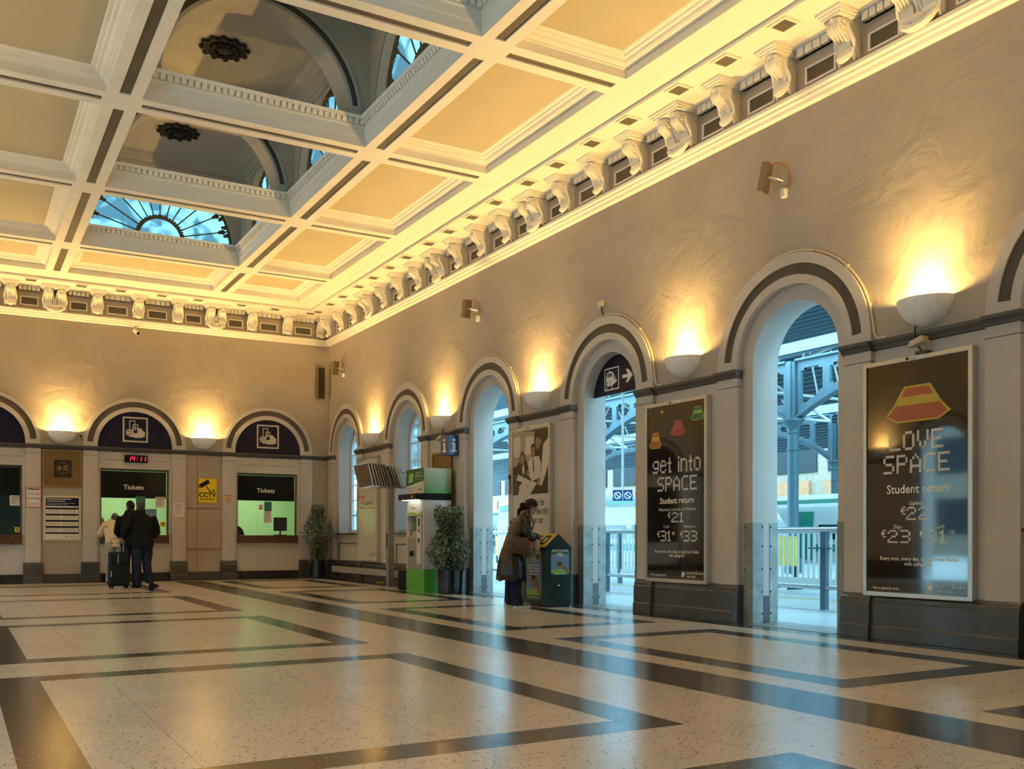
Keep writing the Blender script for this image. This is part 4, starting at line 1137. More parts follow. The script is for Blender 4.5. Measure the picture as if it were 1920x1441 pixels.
def sheet(name, label, cat, F, a0, a1, z0, z1, c, m, lines=None, lm='ink', border=None, words=None):
    t = thing(name, label, cat, F @ T((a0+a1)/2, (z0+z1)/2, c)); w_, h = (a1-a0)/2, (z1-z0)/2
    b = MB(); b.box(-w_, w_, -h, h, 0, .006); b.build('sheet', [m], t, I4)
    b = MB()
    if words:
        for s, x, y, hh, *r in words: text(b, s, x*w_, y*h, hh, .0075, 0, 'CENTER', .012 if not r else r[0], 1.0)
    for (y, x0, x1, hh) in (lines or []): b.rect(-w_+2*w_*x0, -w_+2*w_*x1, -h+2*h*y, -h+2*h*y+hh, .0075)
    if b.v: b.build('print', [lm], t, I4)
    if border:
        b = MB(); q = .012
        for r in ((-w_, w_, -h, -h+q), (-w_, w_, h-q, h), (-w_, -w_+q, -h, h), (w_-q, w_, -h, h)): b.box(r[0], r[1], r[2], r[3], 0, .012)
        b.build('border', [border], t, I4)
    return t
LN = [(.85, .12, .88, .012), (.74, .12, .8, .006), (.66, .12, .85, .006), (.58, .12, .7, .006), (.46, .12, .82, .006), (.38, .12, .6, .006), (.26, .12, .8, .006), (.18, .12, .5, .006)]
sheet('notice', 'teal printed notice on the glass beside the corner ticket desk', 'notice', FB, -1.545, -1.363, 1.645, 1.88, -.1692, 'teal')
sheet('notice', 'white paper price list below the teal notice on the corner ticket window', 'notice', FB, -1.558, -1.362, 1.36, 1.64, -.1692, 'paper', LN)
t = sheet('notice', 'small red and white prohibition sticker on the corner ticket window glass', 'sticker', FB, -1.68, -1.575, 1.68, 1.81, -.1692, 'paper', [(.06, .1, .9, .03)], 'red')
b = MB(); b.ring(0, .018, .024, .034, .009, 0, 0, 2*PI, 20); b.build('symbol', ['red'], t, I4)
sheet('notice', 'teal notice on the glass above the queueing heads', 'notice', FB, -4.50, -4.295, 1.64, 1.945, -.1692, 'teal')
sheet('notice', 'white warning notice near the right edge of the queue ticket window', 'notice', FB, -4.075, -3.865, 1.70, 1.94, -.1692, 'paper', LN)
sheet('notice', 'grey paper sheet on the glass beside the man in the black jacket', 'notice', FB, -4.28, -4.05, 1.45, 1.66, -.1692, 'sky_print')
sheet('sticker', 'small yellow square sticker at right of the queue ticket window', 'sticker', FB, -3.967, -3.85, 1.25, 1.365, -.1692, 'yellow', [(.55, .2, .5, .02), (.3, .4, .8, .02), (.7, .55, .8, .015)])
sheet('sticker', 'small yellow square sticker at left of the queue ticket window', 'sticker', FB, -5.22, -5.11, 1.22, 1.34, -.1692, 'yellow', [(.55, .2, .5, .02), (.3, .4, .8, .02), (.7, .55, .8, .015)])
sheet('sticker', 'small yellow square sticker on the dark unlit ticket window', 'sticker', FB, -6.97, -6.87, 1.115, 1.225, -.1692, 'yellow', [(.55, .2, .5, .02), (.3, .4, .8, .02), (.7, .55, .8, .015)])
sheet('notice', 'white paper notice on the dark unlit ticket window glass', 'notice', FB, -7.065, -6.87, 1.69, 1.91, -.1692, 'paper', LN)
sheet('notice', 'white framed paper notice on the pilaster right of the queue', 'notice', FB, -3.70, -3.465, 1.49, 1.80, 0, 'paper', LN)
t = sheet('notice', 'red and white No Smoking notice on the pilaster beside the timetable board', 'notice', FB, -6.765, -6.465, 1.655, 2.085, .0, 'paper', [(.88, .1, .9, .022), (.70, .1, .6, .006), (.64, .1, .55, .006), (.18, .1, .6, .006), (.12, .1, .5, .006)], 'ink', 'red', [('No Smoking', 0, -.17, .035, .02)])
b = MB()
for y in (.075, -.135): b.ring(.08, y, .022, .03, .009, 0, 0, 2*PI, 18); b.face([(.06, y+.016), (.064, y+.02), (.10, y-.016), (.096, y-.02)], .009)
b.build('symbol', ['red'], t, I4)
t = sheet('notice', 'small brown No Smoking plate on the pilaster next to the CCTV sign', 'notice', FB, -2.585, -2.31, 1.83, 2.03, 0, 'socket', words=[('No Smoking', 0, .62, .028, .02)])
b = MB(); b.ring(0, -.02, .045, .058, .009, 0, 0, 2*PI, 22); b.face([(-.036, .012), (-.03, .02), (.036, -.052), (.03, -.06)], .009); b.build('symbol', ['red'], t, I4)
# CCTV sign
t = sheet('cctv_sign', 'yellow CCTV in operation sign with a black camera symbol', 'sign', FB, -3.145, -2.70, 1.81, 2.405, -.055, 'yellow', words=[('CCTV', 0, -.50, .105, .03), ('in operation', 0, -.72, .048, .02)], border='gold')
b = MB(); ca, sa = math.cos(R_(30)), math.sin(R_(30))
rt = lambda q: [(-.07+x*ca-y*sa, .16+x*sa+y*ca) for x, y in q]
b.face(rt([(-.12, -.05), (.12, -.045), (.12, .055), (-.13, .045)]), .0075); b.face(rt([(-.155, -.035), (-.135, -.035), (-.135, .03), (-.155, .03)]), .0075)
b.face([(-.04, .10), (-.02, .11), (.055, .0), (.15, .0), (.15, .04), (.165, .04), (.165, -.05), (.15, -.05), (.15, -.02), (.04, -.02)], .0075)
b.build('camera_symbol', ['ink'], t, I4)
# hand-with-tickets signs
def hand_sign(k, label, sym=True):
    ac = BACK_ARCHES[k]; t = thing('ticket_sign', label, 'sign', FB @ T(ac, 0, 0)); r = .795
    b = MB(); b.prism([(-r, 3.035), (r, 3.035)]+[(r*math.cos(PI*i/30), SPR+r*math.sin(PI*i/30)) for i in range(31)], -.09, -.06, 'c'); b.build('board', ['navy'], t, I4)
    if not sym: return
    b = MB(); c = -.058; x0, x1, z0, z1 = -.27, .27, 3.17, 3.74; q = .035
    for r_ in ((x0, x1, z0, z0+q), (x0, x1, z1-q, z1), (x0, x0+q, z0+q, z1-q), (x1-q, x1, z0+q, z1-q)): b.rect(*r_, c)
    def frame_(a0, a1, b0, b1, w_):
        for r_ in ((a0, a1, b0, b0+w_), (a0, a1, b1-w_, b1), (a0, a0+w_, b0+w_, b1-w_), (a1-w_, a1, b0+w_, b1-w_)): b.rect(*r_, c)
    frame_(-.13, .0, 3.44, 3.66, .018); frame_(-.06, .06, 3.36, 3.575, .018)
    for i, (l, zz) in enumerate(((-.185, 3.415), (-.20, 3.37), (-.19, 3.325), (-.13, 3.285))): b.face([(l, zz), (l-.012, zz+.017), (l, zz+.034), (-.06, zz+.034), (-.06, zz)], c)
    b.face([(-.06, 3.285), (-.06, 3.36), (.04, 3.36), (.04, 3.47), (-.04, 3.485), (-.03, 3.51), (.12, 3.49), (.16, 3.45), (.17, 3.42), (.205, 3.42), (.205, 3.30), (.17, 3.30), (.14, 3.275), (.0, 3.27)], c)
    b.build('symbol', ['photo_white'], t, I4)
    b = MB(); b.rect(-.042, .042, 3.378, 3.44, c+.001); b.build('ticket_patch', ['navy'], t, I4)
hand_sign(1, 'navy half-round hand and tickets sign above the red digital clock'); hand_sign(0, 'navy half-round hand and tickets sign in the arch nearest the corner')
hand_sign(2, 'plain navy half-round sign at the left edge above the dark ticket window', False); hand_sign(3, 'plain navy half-round sign further along the ticket wall', False)
# digital clock
t = thing('digital_clock', 'black wall clock showing 14:11 in red digits', 'clock', FB @ T(-4.52, 2.79, -.06))
b = MB(); b.box(-.245, .245, -.085, .085, 0, .07); b.build('case', ['black'], t, I4, bevel=.006)
b = MB(); b.rect(-.225, .225, -.066, .066, .0712); b.build('window', ['black_gloss'], t, I4)
b = MB(); ln = .16
def seg(x, y, k):
    w_, h, s = .052, .05, .011
    R = {'tr': (x+w_-s, x+w_, y, y+h), 'br': (x+w_-s, x+w_, y-h, y), 'tl': (x, x+s, y, y+h), 'bl': (x, x+s, y-h, y), 'm': (x, x+w_, y-s/2, y+s/2)}[k]
    for a0, a1, b0, b1 in (R,): b.face([(a0+ln*b0, b0+.002), (a1+ln*b0, b0+.002), (a1+ln*b1, b1-.002), (a0+ln*b1, b1-.002)], .0725)
for x in (-.165, .06, .15): seg(x, 0, 'tr'); seg(x, 0, 'br')
for s in ('tl', 'tr', 'm', 'br'): seg(-.085, 0, s)
for y in (-.025, .025): b.rect(.015+ln*y, .027+ln*y, y-.006, y+.006, .0725)
b.build('digits', ['led_red'], t, I4)
b = MB(); b.tube([(0, .085, .02), (.0, .13, .02), (.03, .20, .05)], .006, 6); b.build('cable', ['black'], t, I4)
# plaque board
t = thing('plaque_board', 'brown hardboard panel with a small dark square plaque', 'plaque', FB @ T(-6.045, 2.515, -.06))
b = MB(); b.box(-.385, .385, -.40, .40, 0, .02); b.build('board', ['hardboard'], t, I4)
b = MB()
for q in ((-.40, .40, -.415, -.37), (-.40, .40, .37, .41), (-.40, -.36, -.37, .37), (.36, .40, -.37, .37)): b.box(q[0], q[1], q[2], q[3], 0, .04)
b.build('frame', ['wood_line'], t, I4, bevel=.004)
b = MB(); b.box(-.165, .185, -.185, .19, .02, .032); b.build('plaque', ['rosette_dark'], t, I4)
b = MB(); b.ring(.01, 0, .125, .135, .034, 0, 0, 2*PI, 28); b.rect(.02, .10, .02, .07, .034); b.rect(.0, .11, -.03, .0, .034); b.rect(-.09, -.02, -.04, .05, .034); b.ring(.01, 0, .09, .098, .034, 0, PI*1.1, PI*1.9, 14); b.build('crest', ['wood_line'], t, I4)
# timetable board
t = thing('timetable_board', 'framed white timetable board with dark header below the plaque board', 'timetable', FB @ T(-6.045, 1.42, -.06))
b = MB(); b.box(-.39, .39, -.50, .50, 0, .03); b.build('frame', ['socket'], t, I4, bevel=.02)
b = MB(); b.rect(-.345, .345, -.45, .46, .0315); b.build('sheet', ['paper'], t, I4)
b = MB(); b.rect(-.33, .335, .27, .455, .033)
for k in range(5): b.rect(-.33, .335, .21-.135*k-.01, .225-.135*k+.012, .033)
b.rect(-.33, -.322, -.33, .27, .033); b.rect(.327, .335, -.33, .27, .033); b.build('header', ['navy'], t, I4)
b = MB()
for k in range(4):
    for x0, x1 in ((-.31, -.03), (.0, .29)):
        for j in range(5): b.rect(x0, x1-.03*(j % 2), .195-.135*k-.017*j, .2-.135*k-.017*j, .0325)
b.build('rows', ['photo_skin'], t, I4)
b = MB(); b.rect(-.31, .18, .415, .43, .0342); b.rect(-.31, .06, .37, .383, .0342); b.rect(-.31, .25, .33, .336, .0342); b.rect(-.31, .12, .30, .306, .0342); b.build('heading', ['white'], t, I4)
b = MB(); text(b, 'Iarnr\u00f3d \u00c9ireann', .14, -.41, .02, .033, 0, 'LEFT', .01); rail_logo(b, .07, -.415, .035, .033, 0); b.build('logo', ['ink'], t, I4)
# socket by the lamp
t = thing('wall_socket', 'beige wall socket with a black plug beside the wall lamp', 'socket', FB @ T(-5.683, 3.245, -.05))
b = MB(); b.box(-.05, .05, -.055, .055, 0, .03); b.build('plate', ['socket'], t, I4, bevel=.006)
b = MB(); b.box(-.022, .022, -.02, .02, .03, .06); b.tube([(0, -.02, .05), (.03, -.07, .05), (.08, -.12, .04), (.16, -.19, .03)], .007, 6); b.build('plug', ['black'], t, I4)
# CCTV camera below the cornice
t = thing('security_camera', 'small white security camera hanging below the cornice of the ticket wall', 'security camera', FB @ T(-4.54, 5.66, -.05))
b = MB(); b.box(-.03, .03, .02, .16, 0, .05); b.tube([(0, .06, .04), (0, .0, .12)], .015, 8); b.build('bracket', ['socket'], t, I4)
b = MB(); b.tube([(-.02, .03, .06), (.02, -.07, .30)], .045, 10); b.build('housing', ['white'], t, I4); b = MB(); b.tube([(.02, -.07, .30), (.021, -.073, .31)], .036, 10); b.build('lens', ['black'], t, I4)
# column loudspeaker and cable loop
t = thing('column_loudspeaker', 'tall slim dark loudspeaker high in the corner of the ticket wall', 'loudspeaker', FB @ T(-.20, 4.84, -.05))
b = MB(); b.box(-.095, .095, -.39, .39, .05, .17); b.build('cabinet', ['hardboard'], t, I4, bevel=.01); b = MB(); b.box(-.08, .08, -.375, .375, .168, .176); b.build('grille', ['rosette_dark'], t, I4)
b = MB(); b.box(-.03, .03, .25, .30, 0, .06); b.box(-.03, .03, -.30, -.25, 0, .06); b.build('bracket', ['black'], t, I4)
b = MB()
for j in range(3): b.tube([(-.24+(.10+.008*j)*math.cos(2*PI*i/20), 4.18+(.105+.006*j)*math.sin(2*PI*i/20), -.035+.006*j) for i in range(20)], .007, 6, closed=True)
b.tube([(-.24, 4.285, -.03), (-.21, 4.36, -.03), (-.20, 4.46, .0)], .007, 6)
o = b.build('cable_coil', ['socket'], M=FB, smooth=True); tag(o, 'coil of spare cable hanging under the corner loudspeaker', 'cable')

# little lamps clamped over two of the poster cases
def clip_lamp(a, label):
    t = thing('poster_lamp', label, 'lamp', FR @ T(a, 2.80, 0))
    b = MB(); b.box(-.06, .06, 0, .03, -.04, .05); b.tube([(0, .02, .02), (-.03, .09, .07)], .012, 6); b.build('bracket', ['arch_band'], t, I4)
    b = MB(); b.prism([(-.09, .06), (.09, .10), (.07, .16), (-.07, .12)], .03, .13, 'c'); b.build('head', ['socket'], t, I4, bevel=.008)
    b = MB(); b.tube([(-.04, .10, .05), (-.08, .17, .02), (-.10, .24, .0), (-.09, .32, .0)], .008, 6); b.build('cable', ['black'], t, I4)
clip_lamp(17.20, 'small clamp lamp with black cable on top of the LOVE SPACE poster case')
clip_lamp(6.66, 'small clamp lamp under the impost band beside the blue i sign')
t = thing('hanging_tag', 'tiny brown key tag hanging on the pilaster beside the train-cabin photo poster', 'tag', FR @ T(9.20, 1.95, 0))
b = MB(); b.box(-.03, .03, .05, .12, 0, .03); b.build('hook', ['arch_band'], t, I4); b = MB(); b.box(-.022, .022, -.20, .05, .004, .014); b.build('tag', ['hardboard'], t, I4)
# ================================================================ FREE-STANDING THINGS
# ---- timetable flip stand
t = thing('timetable_stand', 'steel post with a fan of hinged timetable panels between the two windows', 'display stand', T(-.42, -5.03, 0))
b = MB(); b.box(-.07, .07, -.06, .06, 0.012, 2.36); b.build('post', ['steel'], t, I4, bevel=.008)
b = MB(); b.box(-.17, .17, -.17, .17, 0, .015); b.build('base_plate', ['machine_grey'], t, I4)
b = MB(); b.box(-.14, .30, -.035, .035, .09, .115); b.box(-.30, -.08, -.035, .035, .09, .115); b.build('foot_bar', ['gold'], t, I4)
b = MB(); b.box(-.072, -.066, -.035, .03, .94, 1.10); b.build('blue_sticker', ['navy'], t, I4)
b = MB(); b.box(-.072, -.066, -.035, .03, .78, .93); b.build('green_sticker', ['dark_green'], t, I4)
b = MB(); b.box(-.52, .36, -.02, .02, 2.325, 2.35); b.box(-.46, .32, -.03, .03, 2.02, 2.06); b.build('hinge_bar', ['alu'], t, I4)
for i in range(13):
    u = -.52+.90*i/12
    if abs(u+.02) < .05: continue
    Mx = T(u, 0, 2.03) @ Matrix.Rotation(R_(-14-.8*i), 4, 'Y') @ Matrix.Rotation(R_(38-5.5*i), 4, 'Z')
    b = MB(); b.box(-.006, .006, -.17, .17, 0, .46); p = b.build('panel', ['hardboard' if i < 6 else 'leather_brown'], t, Mx)
    b = MB()
    for q in ((-.18, -.165, 0, .47), (.165, .18, 0, .47), (-.18, .18, -.01, .006), (-.18, .18, .455, .47)): b.box(-.011, .011, *q)
    b.build('panel_rim', ['alu'], p, I4)

# ---- ticket machine
t = thing('ticket_machine', 'grey self-service ticket machine on a bright green plinth with a green topper', 'ticket machine', T(-.635, -7.12, 0))
# local: x into the wall side, y away from the camera; front face at x = 0
LY = .80; DX = .56
b = MB(); b.box(0, DX, .0, LY, 0, .43); b.build('plinth', ['green'], t, I4, bevel=.006)
b = MB(); b.box(.14, DX, .0, LY, .43, 1.71); b.box(0.0, .14, 0, .055, .43, 1.71); b.box(0, .14, LY-.055, LY, .43, 1.71); b.box(0, .14, .055, LY-.055, 1.42, 1.71); b.build('body', ['machine_light'], t, I4, bevel=.006)
b = MB(); b.prism([(-.005, .43), (-.005, 1.0), (.02, 1.06), (.13, 1.42), (.14, 1.42), (.14, .43)], 0, 1, 'a')
v = [(x, .058+(LY-.116)*.99*d, z) for d, z, x in b.v]; b.v = v; b.build('front_panel', ['machine_grey'], t, I4)
b = MB(); b.add([(.045, .30, 1.14), (.045, .66, 1.14), (.118, .66, 1.385), (.118, .30, 1.385)], [(0, 1, 2, 3)]); b.v = [(x-.012, y, z) for x, y, z in b.v]; b.build('screen', ['teal'], t, I4)
b = MB(); b.box(-.03, .02, .09, .28, .52, 1.40); b.build('payment_column', ['machine_light'], t, I4, bevel=.02)
b = MB(); b.box(-.034, -.03, .13, .18, 1.22, 1.38); b.box(-.034, -.03, .13, .17, 1.12, 1.17); b.box(-.034, -.03, .13, .19, .92, 1.02); b.build('card_slots', ['black'], t, I4)
b = MB(); b.box(-.012, -.004, .44, .62, .66, .76); b.build('ticket_tray', ['black'], t, I4)
b = MB(); b.box(-.012, -.003, .62, .74, 1.02, 1.12); b.box(-.036, -.03, .11, .17, 1.0, 1.08); b.build('sticker', ['paper'], t, I4)
b = MB(); b.rect(0, 1, 0, 1, 0); b.v = [(-.0025, .06+(LY-.12)*(1-u), 1.44+.25*w_) for u, w_, c in b.v]; b.build('header', ['paper'], t, I4)
b = MB()
def onfront(mb, fn, x):
    k = len(mb.v); fn(mb); mb.v[k:] = [(x, LY-u, w_) for u, w_, c in mb.v[k:]]
onfront(b, lambda m: text(m, 'Tickets', .20, 1.54, .06, 0, 0, 'LEFT'), -.004); b.build('header_lettering', ['ink'], t, I4)
b = MB(); onfront(b, lambda m: text(m, 'Tic\u00e9id', .20, 1.62, .045, 0, 0, 'LEFT'), -.004)
onfront(b, lambda m: m.face([(.06, 1.44), (.74, 1.44), (.74, 1.53), (.66, 1.48), (.50, 1.46), (.34, 1.49), (.18, 1.49), (.06, 1.46)], 0), -.0035); b.build('header_swoosh', ['lime'], t, I4)
b = MB(); b.box(-.16, DX, -.01, LY+.01, 1.715, 1.825); b.build('canopy', ['black'], t, I4, bevel=.008)
b = MB(); b.box(-.14, -.02, .12, LY-.12, 1.706, 1.714); b.build('canopy_lamp', ['machine_lamp'], t, I4)
b = MB(); b.box(.0, DX, .0, LY, 1.83, 2.30); b.build('topper', ['topper_fade'], t, I4, bevel=.004)
b = MB(); onfront(b, lambda m: m.face([(0.005, 1.98), (.25, 2.0), (.45, 2.03), (.795, 2.06), (.795, 2.295), (.005, 2.295)], 0), -.003); b.build('topper_picture', ['dark_green'], t, I4)
b = MB(); onfront(b, lambda m: m.face([(.005, 1.835), (.795, 1.835), (.795, 2.06), (.45, 2.03), (.25, 2.0), (.005, 1.98)], 0), -.003); b.build('topper_notice', ['paper'], t, I4)
b = MB(); onfront(b, lambda m: m.face([(.12, 2.03), (.32, 2.06), (.34, 2.23), (.14, 2.21)], 0), -.0045); b.build('card_picture', ['lime'], t, I4)
b = MB(); onfront(b, lambda m: (text(m, 'Leap Card', .56, 2.20, .04, 0, 0, 'CENTER', .01), text(m, 'Available Here', .56, 2.14, .04, 0, 0, 'CENTER', .01), m.rect(.40, .74, 2.095, 2.10, 0)), -.005); b.build('topper_lettering', ['white'], t, I4)
b = MB(); onfront(b, lambda m: (m.rect(.04, .42, 1.94, 1.948, 0), m.rect(.04, .30, 1.89, 1.898, 0), m.rect(.54, .72, 1.90, 1.915, 0)), -.0045); b.build('topper_small_print', ['ink'], t, I4)
b = MB(); onfront(b, lambda m: m.ring(.62, 1.77, 0.0, .028, 0, 0, 0, 2*PI, 16), -.162); b.build('canopy_badge', ['yellow'], t, I4)
t2 = thing('waste_bin', 'low black bin tucked between the ticket machine and the timetable stand', 'bin', T(-.5, -6.05, 0))
b = MB(); b.lathe([(.12, 0), (.17, .02), (.18, .36), (.17, .38)], 20); b.build('body', ['black'], t2, I4, smooth=True)
b = MB(); b.lathe([(.175, .38), (.14, .42), (.05, .43)], 20); b.build('lid', ['black_gloss'], t2, I4, smooth=True)

# ---- potted trees
def potted_tree(x, y, h, sx, sy, seed, pot_r, pot_h, label, n=1500):
    rnd = random.Random(seed); t = thing('potted_tree', label, 'potted plant', T(x, y, 0))
    b = MB(); b.lathe([(pot_r*.8, 0), (pot_r*.92, .02), (pot_r, pot_h), (pot_r*.9, pot_h), (pot_r*.86, pot_h-.05)], 28); b.build('pot', ['pot'], t, I4, smooth=True)
    b = MB(); b.lathe([(pot_r*.88, pot_h-.05), (.01, pot_h-.03)], 20); b.build('soil', ['soil'], t, I4)
    b = MB(); tips = []
    for k in range(14):
        a = rnd.uniform(0, 2*PI); r = rnd.uniform(.1, 1); hh = rnd.uniform(.55, .97)*h
        p0 = (rnd.uniform(-.03, .03), rnd.uniform(-.03, .03), pot_h-.05); p1 = (p0[0]*2, p0[1]*2, pot_h+(hh-pot_h)*.45); p2 = (sx*.62*r*math.cos(a), sy*.62*r*math.sin(a), hh)
        b.tube([p0, p1, p2], [.014, .011, .005], 5); tips.append((p1, p2))
    b.build('trunk', ['bark'], t, I4)
    b = MB()
    for i in range(n):
        if rnd.random() < .72:
            z = rnd.random()**.9; zz = pot_h*.9+(h-pot_h*.9)*z
            wd = math.sin(PI*min(1, .12+.80*(z*.92+.04)))**.6*(.85+.3*math.sin(9*z+seed))
            a = rnd.uniform(0, 2*PI); r = math.sqrt(rnd.uniform(.25, 1))*wd
            px, py, pz = sx*r*math.cos(a), sy*r*math.sin(a), zz+rnd.uniform(-.05, .05)
        else:
            p1, p2 = rnd.choice(tips); q = rnd.random(); px, py, pz = [p1[j]+(p2[j]-p1[j])*q+rnd.gauss(0, .05) for j in range(3)]; a = rnd.uniform(0, 2*PI)
        L = rnd.uniform(.055, .10); W = L*.24
        d = Vector((math.cos(a)+rnd.gauss(0, .5), math.sin(a)+rnd.gauss(0, .5), rnd.uniform(-1.3, .1))).normalized(); s = d.cross(Vector((rnd.gauss(0, .4), rnd.gauss(0, .4), 1))).normalized()
        nrm = s.cross(d)*L*.08; P = Vector((px, py, pz))
        b.add([P, P+d*L*.35+s*W, P+d*L+nrm*-1, P+d*L*.35-s*W, P+d*L*.4+nrm], [(0, 1, 4), (1, 2, 4), (2, 3, 4), (3, 0, 4)], 1 if rnd.random() < .42 else 0)
    b.build('foliage', ['leaf', 'leaf_pale'], t, I4)
potted_tree(-.42, -.50, 1.80, .34, .37, 3, .19, .46, 'leafy potted tree in the corner beside the ticket windows', 2300)
potted_tree(-.36, -7.60, 1.58, .36, .38, 5, .215, .44, 'bushy potted tree in a glossy black pot between the ticket machine and the doorway', 2800)

# ---- recycling bin
t = thing('recycling_bin', 'dark green recycling bin with gold sloping lid beside the woman in the long coat', 'recycling bin', T(-.66, -11.37, 0) @ Matrix.Rotation(R_(-5), 4, 'Z'))
W, D, H = .43, .72, .86
b = MB(); b.box(0, W, 0, D, .03, H); b.box(.02, W-.02, .02, D-.02, 0, .03); b.build('body', ['bin_body'], t, I4, bevel=.008)
b = MB(); b.box(-.012, W+.012, -.012, D+.012, H, H+.018)
b.add([(0, .0, H+.018), (W, .0, H+.018), (W/2, .0, H+.215), (0, D, H+.018), (W, D, H+.018), (W/2, D, H+.215)], [(0, 1, 2), (3, 5, 4), (1, 4, 5, 2)]); b.build('hood', ['bin_body'], t, I4)
sl = lambda u, v, o=0: Vector((W/2*v-.70*o, D*u, H+.018+.197*v+.72*o))
b = MB(); b.add([sl(0, 0, .004), sl(1, 0, .004), sl(1, 1, .004), sl(0, 1, .004)], [(0, 1, 2, 3)]); b.build('sloping_lid', ['gold'], t, I4)
hole = lambda uc, r1, r2, o, n, pw: [sl(uc+r1*(abs(math.cos(2*PI*k/n))**pw)*math.copysign(1, math.cos(2*PI*k/n)), .5+r2*(abs(math.sin(2*PI*k/n))**pw)*math.copysign(1, math.sin(2*PI*k/n)), o) for k in range(n)]
b = MB(); n = 28
for uc, pw in ((.66, 1.0), (.28, .35)): b.add(hole(uc, .155, .36, .006, n, pw), [tuple(range(n))])
b.build('openings', ['black'], t, I4)
b = MB()
for uc, pw, m in ((.66, 1.0, 0), (.28, .35, 1)):
    b.tube(hole(uc, .165, .38, .008, n, pw), .008, 6, m, closed=True)
b.build('opening_rim', ['gold', 'yellow'], t, I4)
b = MB(); b.add([sl(.24, .35, .009), sl(.33, .35, .009), sl(.33, .68, .009), sl(.24, .68, .009)], [(0, 1, 2, 3)]); b.build('opening_sticker', ['paper'], t, I4)
def bin_poster(nm, P, w_, h):
    o = MB(); q = lambda poly, d, m: o.add([P(x*w_, y*h, d) for x, y in poly], [tuple(range(len(poly)))], m)
    q([(0, 0), (1, 0), (1, 1), (0, 1)], 0, 0); q([(0, .84), (.5, .80), (1, .85), (1, 1), (0, 1)], .0006, 1); q([(0, 0), (1, 0), (1, .10), (0, .10)], .0006, 1); q([(0, .10), (1, .10), (1, .2), (.5, .24), (0, .2)], .0006, 2)
    q([(.22, .44), (.30, .36), (.45, .30), (.70, .24), (.80, .12), (.98, .12), (.92, .26), (.80, .36), (.66, .43), (.5, .46), (.36, .45)], .0012, 3); q([(.33, .44), (.40, .50), (.52, .52), (.62, .46), (.54, .42)], .0018, 4)
    p = o.build(nm, ['sky_print', 'dark_green', 'lime', 'photo_skin', 'ink'], t, I4)
    l = MB(); k = len(l.v); text(l, 'RECYCLING', w_*.5, h*.925, w_*.115, 0, 0, bold=.02); text(l, 'BIN', w_*.5, h*.925-w_*.16, w_*.115, 0, 0, bold=.02)
    text(l, 'Oxigen', w_*.5, h*.76, w_*.13, 0, 0)
    if h > .5:
        for q_, e_ in ((.69, .16), (.63, .12), (.57, .2), (.51, .24)): l.rect(w_*e_, w_*(1-e_), h*q_, h*q_+.018, 0)
    l.rect(w_*.15, w_*.85, h*.05, h*.05+.012, 0)
    l.v = [tuple(P(x, y, .0024)) for x, y, z in l.v]; l.build('lettering', ['white'], p, I4)
bin_poster('front_poster', lambda x, y, d: (-.003-d, .62-x, .09+y), .50, .74)
bin_poster('side_poster', lambda x, y, d: (.09+x, -.003-d, .47+y), .30, .37)
b = MB(); b.ball((W*.5, -.004, .32), .02, .008, .014, 8, 5); b.build('lock', ['steel'], t, I4)

# ================================================================ PEOPLE
def skin(name, joints, bones, mats, parent, root=0, sub=2, M=I4, smooth=True):
    """joints: (x,y,z,r) or (x,y,z,(rx,ry)); one continuous skinned surface"""
    me = bpy.data.meshes.new(name); me.from_pydata([j[:3] for j in joints], bones, [])
    o = bpy.data.objects.new(name, me); col.objects.link(o)
    bm = bmesh.new(); bm.from_mesh(me); ly = bm.verts.layers.skin.verify(); bm.verts.ensure_lookup_table()
    for i, j in enumerate(joints):
        r = j[3]; bm.verts[i][ly].radius = r if isinstance(r, tuple) else (r, r); bm.verts[i][ly].use_root = (i == root)
    bm.to_mesh(me); bm.free()
    sk = o.modifiers.new('skin', 'SKIN'); sk.use_smooth_shade = True; sk.branch_smoothing = .4
    sb = o.modifiers.new('sub', 'SUBSURF'); sb.levels = sub; sb.render_levels = sub
    dg = bpy.context.evaluated_depsgraph_get(); m2 = bpy.data.meshes.new_from_object(o.evaluated_get(dg))
    bpy.data.objects.remove(o); m2.name = name; m2.materials.clear()
    for q in mats: m2.materials.append(MT[q])
    for p in m2.polygons: p.material_index = 0; p.use_smooth = True
    o = bpy.data.objects.new(name, m2); col.objects.link(o); o.parent = parent; o.matrix_local = M
    return o
def ell(c, rx, ry, tilt=0.0, n=18, sq=1.0, yaw=0.0):
    """one horizontal-ish ellipse; tilt leans it about x"""
    pts = []
    for k in range(n):
        a = 2*PI*k/n; x = rx*math.copysign(abs(math.cos(a))**sq, math.cos(a)); y = ry*math.copysign(abs(math.sin(a))**sq, math.sin(a))
        x, y = x*math.cos(yaw)-y*math.sin(yaw), x*math.sin(yaw)+y*math.cos(yaw)
        pts.append((c[0]+x, c[1]+y*math.cos(tilt), c[2]+y*math.sin(tilt)))
    return pts
